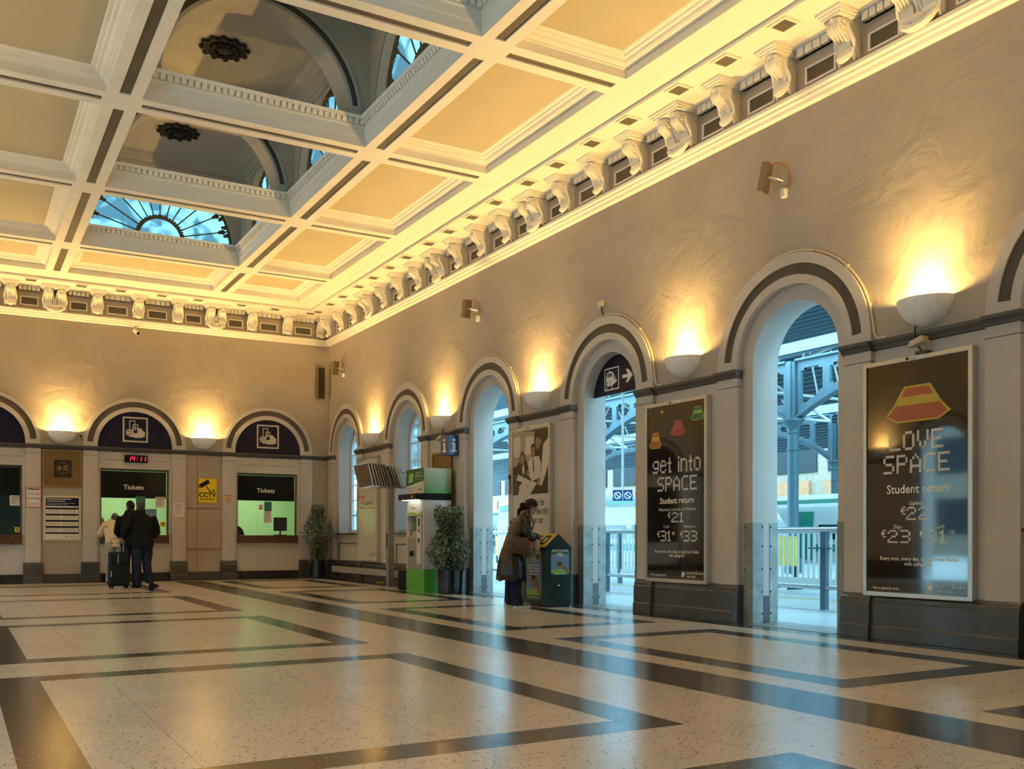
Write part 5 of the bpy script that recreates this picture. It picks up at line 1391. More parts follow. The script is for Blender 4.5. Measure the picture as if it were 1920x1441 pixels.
def hand(nm, parent, wrist, direction, palm_n, curl=.6, s=1.0, matn='skin', thumb=1):
    """palm, four bent fingers of unequal length and a side thumb, as one joined surface per finger chain"""
    d = Vector(direction).normalized(); nrm = Vector(palm_n); nrm = (nrm-d*nrm.dot(d)).normalized(); sd = d.cross(nrm)
    b = MB(); w0 = Vector(wrist)
    rings = []
    for f, wd, th in ((-.02, .026, .022), (.02, .034, .018), (.055, .042, .016), (.085, .041, .013)):
        c = w0+d*f*s; rings.append([c+(sd*math.cos(2*PI*k/12)*wd+nrm*math.sin(2*PI*k/12)*th)*s for k in range(12)])
    b.loft(rings)
    for i, L in enumerate((.068, .078, .072, .056)):
        base = w0+(d*.082+sd*(.030-.020*i))*s; p = base; dd = d.copy(); pts = [base-d*.012*s]
        for j, fr in enumerate((.45, .32, .23)):
            ang = curl*(.8+.25*j)*(1+.08*i); dd = (dd*math.cos(ang)+nrm*math.sin(ang)).normalized(); p = p+dd*L*fr*s; pts.append(p.copy())
        b.tube(pts, [.0095*s, .0092*s, .0082*s, .0062*s], 8)
    tb = w0+(d*.025+sd*.034*thumb)*s; td = (d*.55+sd*.7*thumb+nrm*.35).normalized(); t1 = tb+td*.034*s; t2 = t1+(td*.6+d*.5+nrm*.4).normalized()*.030*s
    b.tube([tb-td*.012*s, t1, t2], [.012*s, .0105*s, .0075*s], 8)
    return b.build(nm, [matn], parent, I4, smooth='all')
def head(parent, c, fwd, up=(0, 0, 1), s=1.0, skinm='skin', hair=None, hairm='hair_dark', bun=False, glasses=False):
    """head with brow, nose, mouth, chin and ears, plus hair shell; c is the head centre"""
    f = Vector(fwd).normalized(); u = Vector(up); u = (u-f*u.dot(f)).normalized(); r = f.cross(u)
    C_ = Vector(c); b = MB(); n, k = 20, 14
    P = lambda x, y, z: C_+(r*x+f*y+u*z)*s
    rings = []
    for i in range(k+1):
        t = PI*i/k; z = -math.cos(t)*.118; ring = []
        for j in range(n):
            a = 2*PI*j/n; st = math.sin(max(.03, min(PI-.03, t)))
            x = .076*st*math.cos(a); y = .096*st*math.sin(a)
            if z < 0 and y < 0: y *= 1+z*2.2                   # nape
            if z < -.03: x *= 1+(z+.03)*2.6                    # jaw
            if z < -.06 and y > 0: y *= 1.05
            if y > .06 and abs(x) < .035: y -= .004
            if y > .05 and -.01 < z < .025 and .015 < abs(x) < .05: y -= .010    # eye sockets
            if y > .06 and abs(z-.035) < .015: y += .004       # brow
            ring.append(P(x, y, z))
        rings.append(ring)
    b.loft(rings)
    b.loft([[P(x*w_, y, z) for x in (-1, 0, 1, 0)] if False else [P(w_*math.cos(q), y+dp*math.sin(q), z) for q in (0, PI/3, 2*PI/3, PI, 4*PI/3, 5*PI/3)] for z, y, w_, dp in ((.025, .088, .006, .008), (.0, .098, .010, .014), (-.022, .105, .014, .017), (-.034, .096, .016, .012), (-.038, .088, .010, .006))])
    b.ball(P(0, .090, -.060), .022*s, .010*s, .007*s, 8, 5); b.ball(P(0, .086, -.072), .020*s, .010*s, .007*s, 8, 5); b.ball(P(0, .080, -.103), .022*s, .016*s, .014*s, 8, 5)
    for sg in (-1, 1):
        e = P(sg*.078, -.005, -.005); b.ball(e, .012*s, .018*s, .030*s, 8, 6)
    o = b.build('head', [skinm], parent, I4, smooth='all')
    e = MB()
    for sg in (-1, 1): e.ball(P(sg*.031, .082, .008), .011*s, .011*s, .008*s, 8, 5)
    e.build('eye', ['black_gloss'], o, I4, smooth=True)
    if hair:
        h = MB(); rings = []; th = {'short': .008, 'crop': .004, 'long': .016}[hair]
        for i in range(k+1):
            t = PI*i/k; z = -math.cos(t)*(.118+th); ring = []
            for j in range(n):
                a = 2*PI*j/n; st = math.sin(max(.03, min(PI-.03, t))); x = (.076+th)*st*math.cos(a); y = (.096+th)*st*math.sin(a)
                low = .055 if y > .055 else (.0 if y > -.01 else (-.075 if hair != 'long' else -.12))
                zz = max(z, low)
                if z < low: x *= .93; y *= .93
                if zz < 0 and y < 0: y *= 1+zz*1.6
                ring.append(P(x, y, zz))
            rings.append(ring)
        h.loft(rings)
        if bun: h.ball(P(0, -.115, -.06), .05*s, .045*s, .06*s, 10, 7); h.tube([P(0, -.10, -.08), P(.0, -.13, -.14), P(0, -.11, -.22)], [.035*s, .032*s, .012*s], 9)
        h.build('hair', [hairm], parent, I4, smooth='all')
    return o
def sleeve(parent, nm, pts, r, m):
    b = MB(); P = [Vector(p) for p in pts]
    # smooth the elbow a little
    q = [P[0]]
    for i in range(1, len(P)-1): q += [P[i]+(P[i-1]-P[i])*.22, P[i]+(P[i+1]-P[i])*.22]
    q.append(P[-1]); rr = [r[0]]
    for i in range(1, len(P)-1): rr += [r[i]*1.03, r[i]*1.03]
    rr.append(r[-1]); Q = [q[0]]; R2 = [rr[0]]
    for i in range(len(q)-1):
        for f in (.25, .5, .75, 1.0): Q.append(q[i]+(q[i+1]-q[i])*f); R2.append((rr[i]+(rr[i+1]-rr[i])*f)*(1+.05*math.sin(7*len(Q))))
    b.tube(Q, R2, 12); return b.build(nm, [m], parent, I4, smooth='all')
def shoe(parent, ank, fwd, m='black', sole='black', L=.27):
    f = Vector((fwd[0], fwd[1], 0)).normalized(); r = f.cross(Vector((0, 0, 1))); a = Vector((ank[0], ank[1], 0)); b = MB(); rings = []
    for t, wd, h in ((-.28, .026, .06), (-.22, .036, .085), (-.05, .039, .095), (.15, .041, .075), (.40, .047, .055), (.60, .042, .042), (.70, .022, .03)):
        c = a+f*L*t; rings.append([c+r*wd*math.cos(q)+Vector((0, 0, .012+max(0, h*(.5+.5*math.sin(q))))) for q in [2*PI*k/14 for k in range(14)]])
    b.loft(rings); o = b.build('shoe', [m], parent, I4, smooth='all')
    b = MB(); out = [(a+f*L*t+r*wd) for t, wd in ((-.30, .02), (-.22, .037), (.15, .042), (.42, .049), (.62, .042), (.72, .02))]; out += [(a+f*L*t-r*wd) for t, wd in ((.72, .02), (.62, .042), (.42, .049), (.15, .042), (-.22, .037), (-.30, .02))]
    n = len(out); b.add([(p.x, p.y, 0) for p in out]+[(p.x, p.y, .022) for p in out], [tuple(range(n)), tuple(range(n, 2*n))]+[(i, (i+1) % n, n+(i+1) % n, n+i) for i in range(n)]); b.build('sole', [sole], o, I4)

def body_graph(H, hips, chest, neck, hd, knees, ankles, sh, elbows, wrists):
    J = [(*hips, (.115, .085)), (*[(hips[i]+chest[i])/2 for i in range(3)], (.10, .07)), (*chest, (.10, .065)), (*neck, .045), (*hd, .06)]
    B = [(0, 1), (1, 2), (2, 3), (3, 4)]
    for s, k in ((-1, 0), (1, 1)):
        i = len(J); J += [(*knees[k][0], .085), (*knees[k][1], .058), (*ankles[k], .038)]; B += [(0, i), (i, i+1), (i+1, i+2)]
        i = len(J); J += [(*sh[k], .05), (*elbows[k], .04), (*wrists[k], .027)]; B += [(2, i), (i, i+1), (i+1, i+2)]
    return J, B

# ---- woman at the recycling bin (faces +x locally rotated); local frame: +y forward, +x her right
def person(label, x, y, deg): return thing('person', label, 'person', TR(x, y, 0, deg))
w_ = person('person in a long dark leather coat with brown shoulder bag bending over the recycling bin', -.98, -11.02, -97)
J, B = body_graph(1.62, (0, -.03, .86), (0, .075, 1.17), (0, .18, 1.345), (0, .245, 1.43), [[(-.09, -.02, .80), (-.09, .02, .45)], [(.09, -.02, .80), (.09, .02, .45)]], [(-.095, -.04, .08), (.095, .0, .08)],
                  [(-.17, .08, 1.27), (.17, .08, 1.27)], [(-.21, .14, 1.02), (.23, .12, 1.02)], [(-.14, .34, 1.04), (.13, .33, 1.02)])
skin('body', J, B, ['skin'], w_)
b = MB(); rings = []
for z, yc, rx, ry, tl in ((.40, -.05, .25, .22, 0), (.50, -.05, .245, .215, 0), (.66, -.05, .225, .195, 0), (.80, -.045, .20, .165, .05), (.94, -.01, .185, .15, .15), (1.06, .03, .195, .15, .25), (1.18, .075, .205, .155, .35), (1.28, .105, .20, .145, .45), (1.35, .13, .15, .115, .5), (1.395, .155, .095, .085, .5)):
    n = 24; ring = []
    for k, p in enumerate(ell((0, yc, z), rx, ry, tl, n)):
        fo = 1+(.045*math.sin(k*2.6)+.03*math.sin(k*4.7+1))*max(0, (1.0-z)/.6); ring.append((p[0]*fo, yc+(p[1]-yc)*fo, p[2]+(.02*math.sin(k*1.9) if z < .45 else 0)))
    rings.append(ring)
b.loft(rings); b.build('coat', ['leather'], w_, I4, smooth='all')
sleeve(w_, 'sleeve', [(-.16, .09, 1.28), (-.24, .13, 1.03), (-.15, .31, 1.05)], [.085, .075, .055], 'leather')
sleeve(w_, 'sleeve', [(.16, .09, 1.28), (.25, .11, 1.03), (.14, .30, 1.03)], [.085, .075, .055], 'leather')
b = MB(); b.loft([ell((0, .15, 1.35), .10, .085, .5), ell((0, .15, 1.39), .115, .095, .55), ell((0, .14, 1.42), .10, .09, .55), ell((0, .155, 1.41), .075, .07, .55)]); b.build('collar', ['leather'], w_, I4, smooth='all')
for s in (-1, 1):
    b = MB(); b.loft([ell((s*.095, -.03, .62), .085, .10), ell((s*.095, -.015, .42), .078, .088), ell((s*.097, -.02, .22), .075, .085), ell((s*.098, -.02 if s < 0 else .01, .05), .078, .095), ell((s*.098, -.02 if s < 0 else .01, .035), .07, .085)]); b.build('trouser_leg', ['denim'], w_, I4, smooth='all')
shoe(w_, (-.10, -.04), (-.1, 1), 'paper', 'white', .26); shoe(w_, (.10, .03), (.12, 1), 'machine_grey', 'white', .26)
head(w_, (0, .255, 1.475), (0, .86, -.50), (0, .5, .86), .98, 'skin', 'long', 'hair_dark', bun=True)
hand('hand', w_, (-.135, .33, 1.045), (.35, .9, -.25), (.5, -.2, -.85), .75, .95, 'skin', 1); hand('hand', w_, (.125, .325, 1.02), (-.30, .9, -.2), (-.5, -.2, -.85), .75, .95, 'skin', -1)
# items she holds / wears
bag = thing('shoulder_bag', 'large brown leather bag slung on the hip of the woman at the recycling bin', 'bag', w_.matrix_world @ T(.27, -.06, .80))
b2 = MB(); rings = []
for z, hw_, hd_, sag in ((-.02, .17, .05, 0), (.03, .215, .075, 0), (.12, .21, .08, 0), (.20, .17, .065, 0), (.235, .12, .035, 0)):
    rings.append([(hd_*math.sin(q)*1.0, hw_*math.copysign(abs(math.cos(q))**.7, math.cos(q))+.02, z+.10*((hw_*math.cos(q))/.2)*-.35) for q in [2*PI*k/20 for k in range(20)]])
b2.loft(rings); b2.build('bag_body', ['leather_brown'], bag, I4, smooth='all')
b2 = MB(); b2.tube([(-.13, .15, .605), (-.07, .06, .53), (-.012, .03, .42), (.012, -.03, .30), (0, -.11, .19)], .014, 6); b2.tube([(-.13, .15, .605), (-.06, .235, .53), (-.0, .25, .41), (.02, .2, .28), (0, .13, .17)], .014, 6); b2.build('strap', ['leather_brown'], bag, I4, smooth=True)
b2 = MB(); b2.add([(.078, -.16, .19), (.088, .0, .06), (.078, .18, .12), (.05, .14, .20), (.04, -.1, .25)], [(0, 1, 2, 3, 4)]); b2.build('flap', ['leather_brown'], bag, I4)
pk = thing('carrier_bag', 'pale grey-green plastic bag held over the recycling bin', 'plastic bag', w_.matrix_world @ T(.15, .285, .835))
b2 = MB(); b2.loft([[(.085*sx_*math.cos(q)*(1+.08*math.sin(5*q)), .035*sx_*math.sin(q)+dy, z) for q in [2*PI*k/18 for k in range(18)]] for z, sx_, dy in ((.0, .5, .02), (.03, 1.0, .01), (.12, 1.0, 0), (.18, .75, -.02), (.215, .35, -.03))]); b2.build('bag_body', ['socket'], pk, I4, smooth='all')

# ---- man in the black jacket, leaning on the suitcase handle
m_ = person('person in black jacket and jeans, seen from behind, one hand on the suitcase', -4.84, -2.86, 6)
J, B = body_graph(1.75, (.02, 0, .94), (-.01, .03, 1.30), (-.02, .04, 1.50), (-.02, .05, 1.60), [[(-.09, 0, .88), (-.10, .03, .50)], [(.10, 0, .88), (.09, .05, .50)]], [(-.10, .0, .08), (.12, .02, .10)],
                  [(-.20, .02, 1.40), (.19, .02, 1.40)], [(-.30, .03, 1.18), (.30, .02, 1.13)], [(-.36, .10, .98), (.23, .16, 1.0)])
skin('body', J, B, ['skin'], m_)
b = MB(); rings = []
for z, xc, yc, rx, ry, tl in ((.80, .0, .0, .205, .155, 0), (.84, .0, .0, .22, .165, 0), (1.0, .0, .01, .215, .155, 0), (1.15, .0, .02, .215, .15, .05), (1.30, -.01, .03, .225, .15, .08), (1.40, -.01, .035, .215, .13, .1), (1.465, -.015, .04, .13, .10, .15), (1.50, -.02, .04, .085, .085, .2), (1.545, -.02, .04, .078, .08, .2)):
    rings.append([(p[0], p[1]+.006*math.sin(z*30+k), p[2]) for k, p in enumerate(ell((xc, yc, z), rx, ry, tl, 22, .9))])
b.loft(rings); b.build('jacket', ['jacket_black'], m_, I4, smooth='all')
sleeve(m_, 'sleeve', [(-.17, .03, 1.42), (-.295, .03, 1.19), (-.36, .09, 1.0)], [.095, .080, .052], 'jacket_black')
sleeve(m_, 'sleeve', [(.17, .03, 1.42), (.295, .02, 1.14), (.23, .15, 1.01)], [.095, .082, .055], 'jacket_black')
b = MB(); b.loft([ell((-.085, 0, .92), .105, .125), ell((-.095, .02, .70), .105, .115), ell((-.10, .03, .50), .085, .095), ell((-.10, .01, .25), .08, .09), ell((-.10, .0, .05), .082, .10), ell((-.10, .0, .035), .07, .09)]); b.build('trouser_leg', ['jeans'], m_, I4, smooth='all')
b = MB(); b.loft([ell((.085, 0, .92), .105, .125), ell((.10, .03, .70), .105, .115), ell((.10, .06, .48), .085, .095), ell((.125, .06, .27), .08, .09), ell((.15, .03, .11), .082, .095), ell((.15, .03, .09), .07, .085)]); b.build('trouser_leg', ['jeans'], m_, I4, smooth='all')
shoe(m_, (-.10, .03), (-.15, 1), 'black', 'black', .29)
shoe(m_, (.20, .03), (.75, .7), 'black', 'black', .29)
head(m_, (-.03, .055, 1.635), (-.25, 1, -.02), (0, 0, 1), 1.0, 'skin', 'crop', 'hair_grey')
hand('hand', m_, (-.363, .105, .975), (-.1, .5, -.85), (.3, .8, .35), .9, 1.0, 'skin', 1); hand('hand', m_, (.225, .165, 1.0), (-.5, .6, -.3), (-.4, .3, .4), .5, 1.0, 'skin', -1)
b = MB(); b.loft([ell((-.02, .04, 1.50), .088, .088, .2), ell((-.02, .04, 1.56), .092, .092, .2), ell((-.02, .04, 1.555), .075, .078, .2)]); b.build('collar', ['jacket_black'], m_, I4, smooth='all')

# ---- suitcase
s_ = thing('suitcase', 'dark wheeled suitcase with raised handle beside the man in the black jacket', 'suitcase', TR(-5.285, -2.87, 0, 8))
b = MB(); b.box(-.185, .185, -.11, .11, .05, .50); b.box(-.175, .175, -.10, .12, .50, .72); b.build('shell', ['case_cloth'], s_, I4, bevel=.025)
b = MB(); b.box(-.165, .165, -.125, -.108, .09, .42); b.box(-.155, .155, -.12, -.10, .50, .68); b.build('pocket', ['case_cloth'], s_, I4, bevel=.02)
b = MB(); b.tube([(-.12, .11, .60), (-.12, .11, .97), (-.10, .11, .985), (.10, .11, .985), (.12, .11, .97), (.12, .11, .60)], .012, 8); b.build('handle', ['machine_grey'], s_, I4)
b = MB(); b.box(-.176, -.168, -.127, -.11, .24, .34); b.box(-.05, -.04, -.127, -.12, .50, .68); b.build('tag', ['paper'], s_, I4)
for x in (-.14, .14):
    for y in (-.08, .08): b = MB(); b.tube([(x-.012, y, .028), (x+.012, y, .028)], .028, 12); b.box(x-.018, x+.018, y-.012, y+.012, .03, .06); b.build('wheel', ['black'], s_, I4)

# ---- second man in a hooded dark coat, ahead in the queue
h_ = person('person in a dark hooded coat queueing just ahead of the black jacket', -4.87, -1.62, -4)
J, B = body_graph(1.78, (0, 0, .95), (0, .03, 1.32), (0, .04, 1.53), (0, .06, 1.63), [[(-.09, 0, .89), (-.10, .02, .50)], [(.09, 0, .89), (.10, .02, .50)]], [(-.11, -.02, .08), (.10, -.02, .08)],
                  [(-.20, .02, 1.42), (.20, .02, 1.42)], [(-.27, .05, 1.15), (.27, .05, 1.15)], [(-.22, .22, 1.02), (.20, .22, 1.02)])
skin('body', J, B, ['skin'], h_)
b = MB(); b.loft([ell((0, .01, z), rx, ry, tl, 22, .9) for z, rx, ry, tl in ((.82, .205, .16, 0), (.86, .215, .165, 0), (1.05, .21, .155, 0), (1.22, .225, .16, .05), (1.36, .23, .155, .1), (1.45, .20, .13, .1), (1.50, .13, .10, .1), (1.54, .09, .09, .1))]); b.build('coat', ['jacket_black'], h_, I4, smooth='all')
b = MB(); b.loft([ell((0, -.06, 1.44), .14, .10, .3), ell((0, -.08, 1.50), .15, .11, .35), ell((0, -.07, 1.56), .125, .09, .4), ell((0, -.03, 1.57), .09, .07, .4)]); b.build('hood', ['jacket_black'], h_, I4, smooth='all')
for s in (-1, 1): sleeve(h_, 'sleeve', [(s*.18, .03, 1.44), (s*.27, .05, 1.16), (s*.21, .20, 1.03)], [.095, .08, .055], 'jacket_black')
for s in (-1, 1): b = MB(); b.loft([ell((s*.095, 0, .92), .115, .135), ell((s*.10, .02, .50), .085, .095), ell((s*.105, -.02, .05), .08, .10), ell((s*.105, -.02, .035), .07, .09)]); b.build('trouser_leg', ['denim'], h_, I4, smooth='all')
shoe(h_, (-.11, .0), (-.2, 1)); shoe(h_, (.10, .0), (.2, 1))
head(h_, (-.01, .075, 1.665), (-.6, .8, .0), (0, 0, 1), 1.0, 'skin', 'short', 'hair_dark')
hand('hand', h_, (-.215, .22, 1.015), (.4, .8, .0), (.5, 0, -.6), .7); hand('hand', h_, (.205, .22, 1.015), (-.4, .8, 0), (-.5, 0, -.6), .7, thumb=-1)

# ---- man in the cream shirt leaning on the counter
c_ = person('person in a cream shirt leaning forward on the ticket counter', -5.06, -.62, -6)
J, B = body_graph(1.7, (0, -.06, .92), (-.01, .16, 1.14), (-.01, .29, 1.30), (-.0, .345, 1.375), [[(-.09, -.08, .86), (-.09, -.02, .48)], [(.09, -.08, .86), (.09, -.02, .48)]], [(-.10, -.10, .08), (.10, -.10, .08)],
                  [(-.19, .17, 1.25), (.19, .17, 1.25)], [(-.29, .22, 1.06), (.27, .24, 1.07)], [(-.18, .42, 1.09), (.14, .42, 1.09)])
skin('body', J, B, ['skin'], c_)
b = MB(); b.loft([ell((0, yc, z), rx, ry, tl, 22, .9) for z, yc, rx, ry, tl in ((.80, -.07, .185, .14, 0), (.84, -.07, .19, .15, .1), (.96, -.03, .19, .145, .35), (1.08, .05, .205, .16, .5), (1.20, .125, .22, .17, .6), (1.29, .18, .21, .15, .7), (1.345, .225, .15, .12, .75), (1.375, .265, .085, .08, .8))]); b.build('shirt', ['cream_cloth'], c_, I4, smooth='all')
sleeve(c_, 'sleeve', [(-.17, .17, 1.27), (-.285, .215, 1.09), (-.26, .28, 1.075)], [.088, .075, .062], 'cream_cloth'); sleeve(c_, 'sleeve', [(.17, .17, 1.27), (.265, .235, 1.10), (.23, .30, 1.085)], [.088, .075, .062], 'cream_cloth')
for s in (-1, 1): b = MB(); b.loft([ell((s*.092, -.07, .90), .115, .135), ell((s*.092, -.03, .48), .085, .095), ell((s*.10, -.09, .05), .08, .10), ell((s*.10, -.09, .035), .07, .09)]); b.build('trouser_leg', ['machine_grey'], c_, I4, smooth='all')
shoe(c_, (-.10, -.08), (-.15, 1)); shoe(c_, (.10, -.08), (.15, 1))
head(c_, (.02, .36, 1.43), (.25, .9, -.25), (0, .3, 1), 1.0, 'skin', 'crop', 'hair_grey')
hand('hand', c_, (-.175, .425, 1.09), (.6, .7, 0), (0, 0, -1), .35); hand('hand', c_, (.135, .425, 1.09), (-.5, .8, 0), (0, 0, -1), .35, thumb=-1)

# ---- clerk behind the glass
k_ = person('clerk with grey hair behind the glass of the queue ticket window', -5.13, 1.12, 172)
J, B = body_graph(1.7, (0, 0, .62), (0, .03, 1.02), (0, .05, 1.24), (0, .07, 1.33), [[(-.09, .05, .58), (-.10, .42, .52)], [(.09, .05, .58), (.10, .42, .52)]], [(-.10, .40, .08), (.10, .40, .08)],
                  [(-.19, .03, 1.14), (.19, .03, 1.14)], [(-.25, .12, .92), (.25, .12, .92)], [(-.15, .30, 1.085), (.15, .30, 1.085)])
skin('body', J, B, ['skin'], k_)
b = MB(); b.loft([ell((0, yc, z), rx, ry, .05, 20, .9) for z, yc, rx, ry in ((.56, 0, .18, .14), (.8, .01, .19, .14), (1.0, .03, .21, .14), (1.12, .04, .20, .13), (1.19, .05, .12, .09), (1.24, .06, .075, .075))]); b.build('jumper', ['teal'], k_, I4, smooth='all')
for s in (-1, 1): sleeve(k_, 'sleeve', [(s*.17, .03, 1.16), (s*.25, .12, .93), (s*.16, .28, 1.075)], [.085, .07, .05], 'teal')
for s in (-1, 1): b = MB(); b.tube([(s*.09, .02, .58), (s*.10, .40, .54), (s*.10, .41, .30), (s*.10, .40, .04)], [.10, .085, .07, .07], 12); b.build('trouser_leg', ['denim'], k_, I4, smooth='all')
shoe(k_, (-.10, .42), (0, 1)); shoe(k_, (.10, .42), (0, 1))
head(k_, (0, .075, 1.365), (.1, 1, -.15), (0, 0, 1), 1.0, 'skin', 'short', 'hair_grey')
hand('hand', k_, (-.15, .31, 1.09), (.5, .8, 0), (0, 0, -1), .4); hand('hand', k_, (.15, .31, 1.09), (-.5, .8, 0), (0, 0, -1), .4, thumb=-1)
office_chair(-5.13, 1.2, 'office chair of the clerk behind the queue ticket window')
# ================================================================ OUTSIDE: PLATFORMS AND TRAIN SHED
mb = MB(); mb.quad((.5, -70, -.02), (6.2, -70, -.02), (6.2, 80, -.02), (.5, 80, -.02)); mb.quad((6.2, -70, -.02), (70, -70, -.02), (70, 80, -.02), (6.2, 80, -.02))
for x0, x1 in ((2.55, 2.75),): mb.quad((x0, -70, -.016), (x1, -70, -.016), (x1, 80, -.016), (x0, 80, -.016), 1)
for x0, x1 in ((4.4, 4.55), (21.0, 21.3), (15.4, 15.7)): mb.quad((x0, -70, -.016), (x1, -70, -.016), (x1, 80, -.016), (x0, 80, -.016), 2)
mb.build('ground_platform', ['platform_floor', 'threshold', 'yellow_line'], kind='structure')

def shed_roof():
    mb = MB()
    # profile (x, z); gaps are open rooflights, the unseen one beside the hall added for light
    runs = [[(8.0, 6.32), (11.4, 6.34)], [(12.9, 6.36), (19.0, 8.9)], [(20.4, 8.9), (25.2, 6.9)], [(26.4, 6.7), (32.0, 9.2)], [(33.4, 9.2), (39, 6.6)], [(.45, 6.3), (1.2, 6.3)], [(2.2, 6.3), (8.0, 6.32)]]
    for r in runs:
        for (x0, z0), (x1, z1) in zip(r, r[1:]):
            mb.quad((x0, -60, z0), (x1, -60, z1), (x1, 70, z1), (x0, 70, z0), 0)
            n = int(math.hypot(x1-x0, z1-z0)/.32)
            for i in range(n):
                f = (i+.5)/n; x, z = x0+(x1-x0)*f, z0+(z1-z0)*f
                mb.box(x-.03, x+.03, -60, 70, z-.11, z-.01, 1)
    mb.build('roof_shed', ['shed_slat', 'shed_paint'], kind='structure')
shed_roof()
def girder(x, y0, y1, label, top=6.1, cap=4.45):
    """arched plate girder with rounded rectangular holes, spanning between two columns"""
    L = y1-y0; n = 9; bay = L/n; t = thing('shed_girder', label, 'girder', T(x, (y0+y1)/2, 0), 'plate girders of the train shed')
    b = MB(); lowz = lambda y: cap+.06+(top-.55-cap)*(1-(abs(2*(y-y0)/L-1))**2.2)
    yy = lambda y: y-(y0+y1)/2
    for i in range(n):
        s0, s1 = y0+bay*i, y0+bay*(i+1); w_ = .13
        z0a, z0b = lowz(s0), lowz(s1)
        for (a0, a1) in ((s0, s0+w_), (s1-w_, s1)): b.add([(dx, yy(a), z) for dx in (-.05, .05) for a, z in ((a0, lowz(a0)), (a1, lowz(a1)), (a1, top), (a0, top))], [(0, 1, 2, 3), (4, 7, 6, 5), (0, 3, 7, 4), (1, 5, 6, 2)])
        m = 6
        for j in range(m):
            p, q = s0+w_+(bay-2*w_)*j/m, s0+w_+(bay-2*w_)*(j+1)/m
            r = .07*max(0, 1-min(j, m-1-j))
            b.add([(dx, yy(a), z) for dx in (-.05, .05) for a, z in ((p, lowz(p)), (q, lowz(q)), (q, lowz(q)+.22+r), (p, lowz(p)+.22+r))], [(0, 1, 2, 3), (4, 7, 6, 5), (0, 4, 5, 1), (3, 2, 6, 7)])
            b.add([(dx, yy(a), z) for dx in (-.05, .05) for a, z in ((p, top-.22-r), (q, top-.22-r), (q, top), (p, top))], [(0, 1, 2, 3), (4, 7, 6, 5), (0, 4, 5, 1), (3, 2, 6, 7)])
    b.build('web', ['shed_paint'], t, I4)
    b = MB(); b.box(-.16, .16, -L/2, L/2, top, top+.06)
    for j in range(18):
        p, q = y0+L*j/18, y0+L*(j+1)/18
        b.add([(dx, yy(a), z) for dx in (-.14, .14) for a, z in ((p, lowz(p)-.05), (q, lowz(q)-.05), (q, lowz(q)), (p, lowz(p)))], [(0, 1, 2, 3), (4, 7, 6, 5), (0, 4, 5, 1), (3, 2, 6, 7)])
    b.build('flange', ['shed_paint'], t, I4)
def column(x, y, label):
    if 'col' in SC: return dup(SC['col'], T(x, y, 0), label)
    t = thing('shed_column', label, 'column', T(x, y, 0), 'iron columns of the train shed'); SC['col'] = t
    b = MB(); b.lathe([(.26, 0), (.26, .35), (.19, .45), (.165, .5), (.155, 4.0), (.155, 4.05)], 20); b.lathe([(.18, 3.55), (.19, 3.58), (.18, 3.61)], 20); b.build('shaft', ['shed_paint'], t, I4, smooth=True)
    b = MB(); b.lathe([(.16, 4.02), (.19, 4.06), (.17, 4.1), (.20, 4.22), (.30, 4.38), (.33, 4.40), (.33, 4.46), (.2, 4.48)], 20); b.build('capital', ['shed_paint'], t, I4, smooth=True)
    b = MB(); b.box(-.14, .14, -.17, .17, 4.46, 6.10); b.box(-.19, .19, -.06, .06, 4.46, 6.12); b.build('stanchion', ['shed_paint'], t, I4)
    return t
for x in (13.0, 26.0):
    for k, y in enumerate((-13.06, -3.06, 6.94, 16.94, 26.94)):
        lb = 'blue grey iron column with capital seen through the tallest doorway' if (x == 13.0 and k == 1) else ('blue grey iron column of the nearer row in the shed' if x == 13.0 else 'blue grey iron column of the farther row in the shed')
        column(x, y, lb)
        if k < 4: girder(x, y+.20, y+9.80, 'blue grey arched plate girder of the nearer column row' if x == 13.0 else 'blue grey arched plate girder of the farther column row', 6.1 if x == 13 else 6.5)
# roof trusses across the shed
for k, y in enumerate((-3.06, 1.94, 6.94, 11.94, 16.94, 21.94, 26.94)):
    t = thing('roof_truss', 'white lattice roof truss crossing under the shed roof', 'truss', T(19.5, y+.0, 0), 'lattice trusses of the shed roof')
    b = MB(); b.tube([(-6.2, 0, 6.2), (6.2, 0, 6.2)], .05, 6); b.tube([(-6.2, 0, 6.2), (-.3, 0, 8.6), (.3, 0, 8.6), (6.2, 0, 6.2)], .06, 6)
    for i in range(-4, 5): b.tube([(i*1.3, 0, 6.2), (i*1.3+(.65 if i < 0 else -.65), 0, 8.5-abs(i*1.3)*.4)], .035, 5)
    b.build('lattice', ['rail_white'], t, I4)
# first railing
t = thing('platform_railing', 'steel pipe railing with flat posts just outside the doorways', 'railing', T(2.85, -9, 0))
b = MB(); b.tube([(0, -17, 1.14), (0, 17, 1.14)], .045, 10); b.build('top_rail', ['rail_steel'], t, I4, smooth=True)
b = MB(); b.tube([(0, -17, .30), (0, 17, .30)], .035, 8); b.build('low_rail', ['rail_steel'], t, I4, smooth=True)
for i in range(-8, 9): b = MB(); y = 1.0+1.8*i-.0; b.box(-.035, .035, y-.05, y+.05, -.02, 1.12); b.box(-.12, .0, y-.2, y+.2, .86, .885); b.build('post', ['shed_paint'], t, I4)
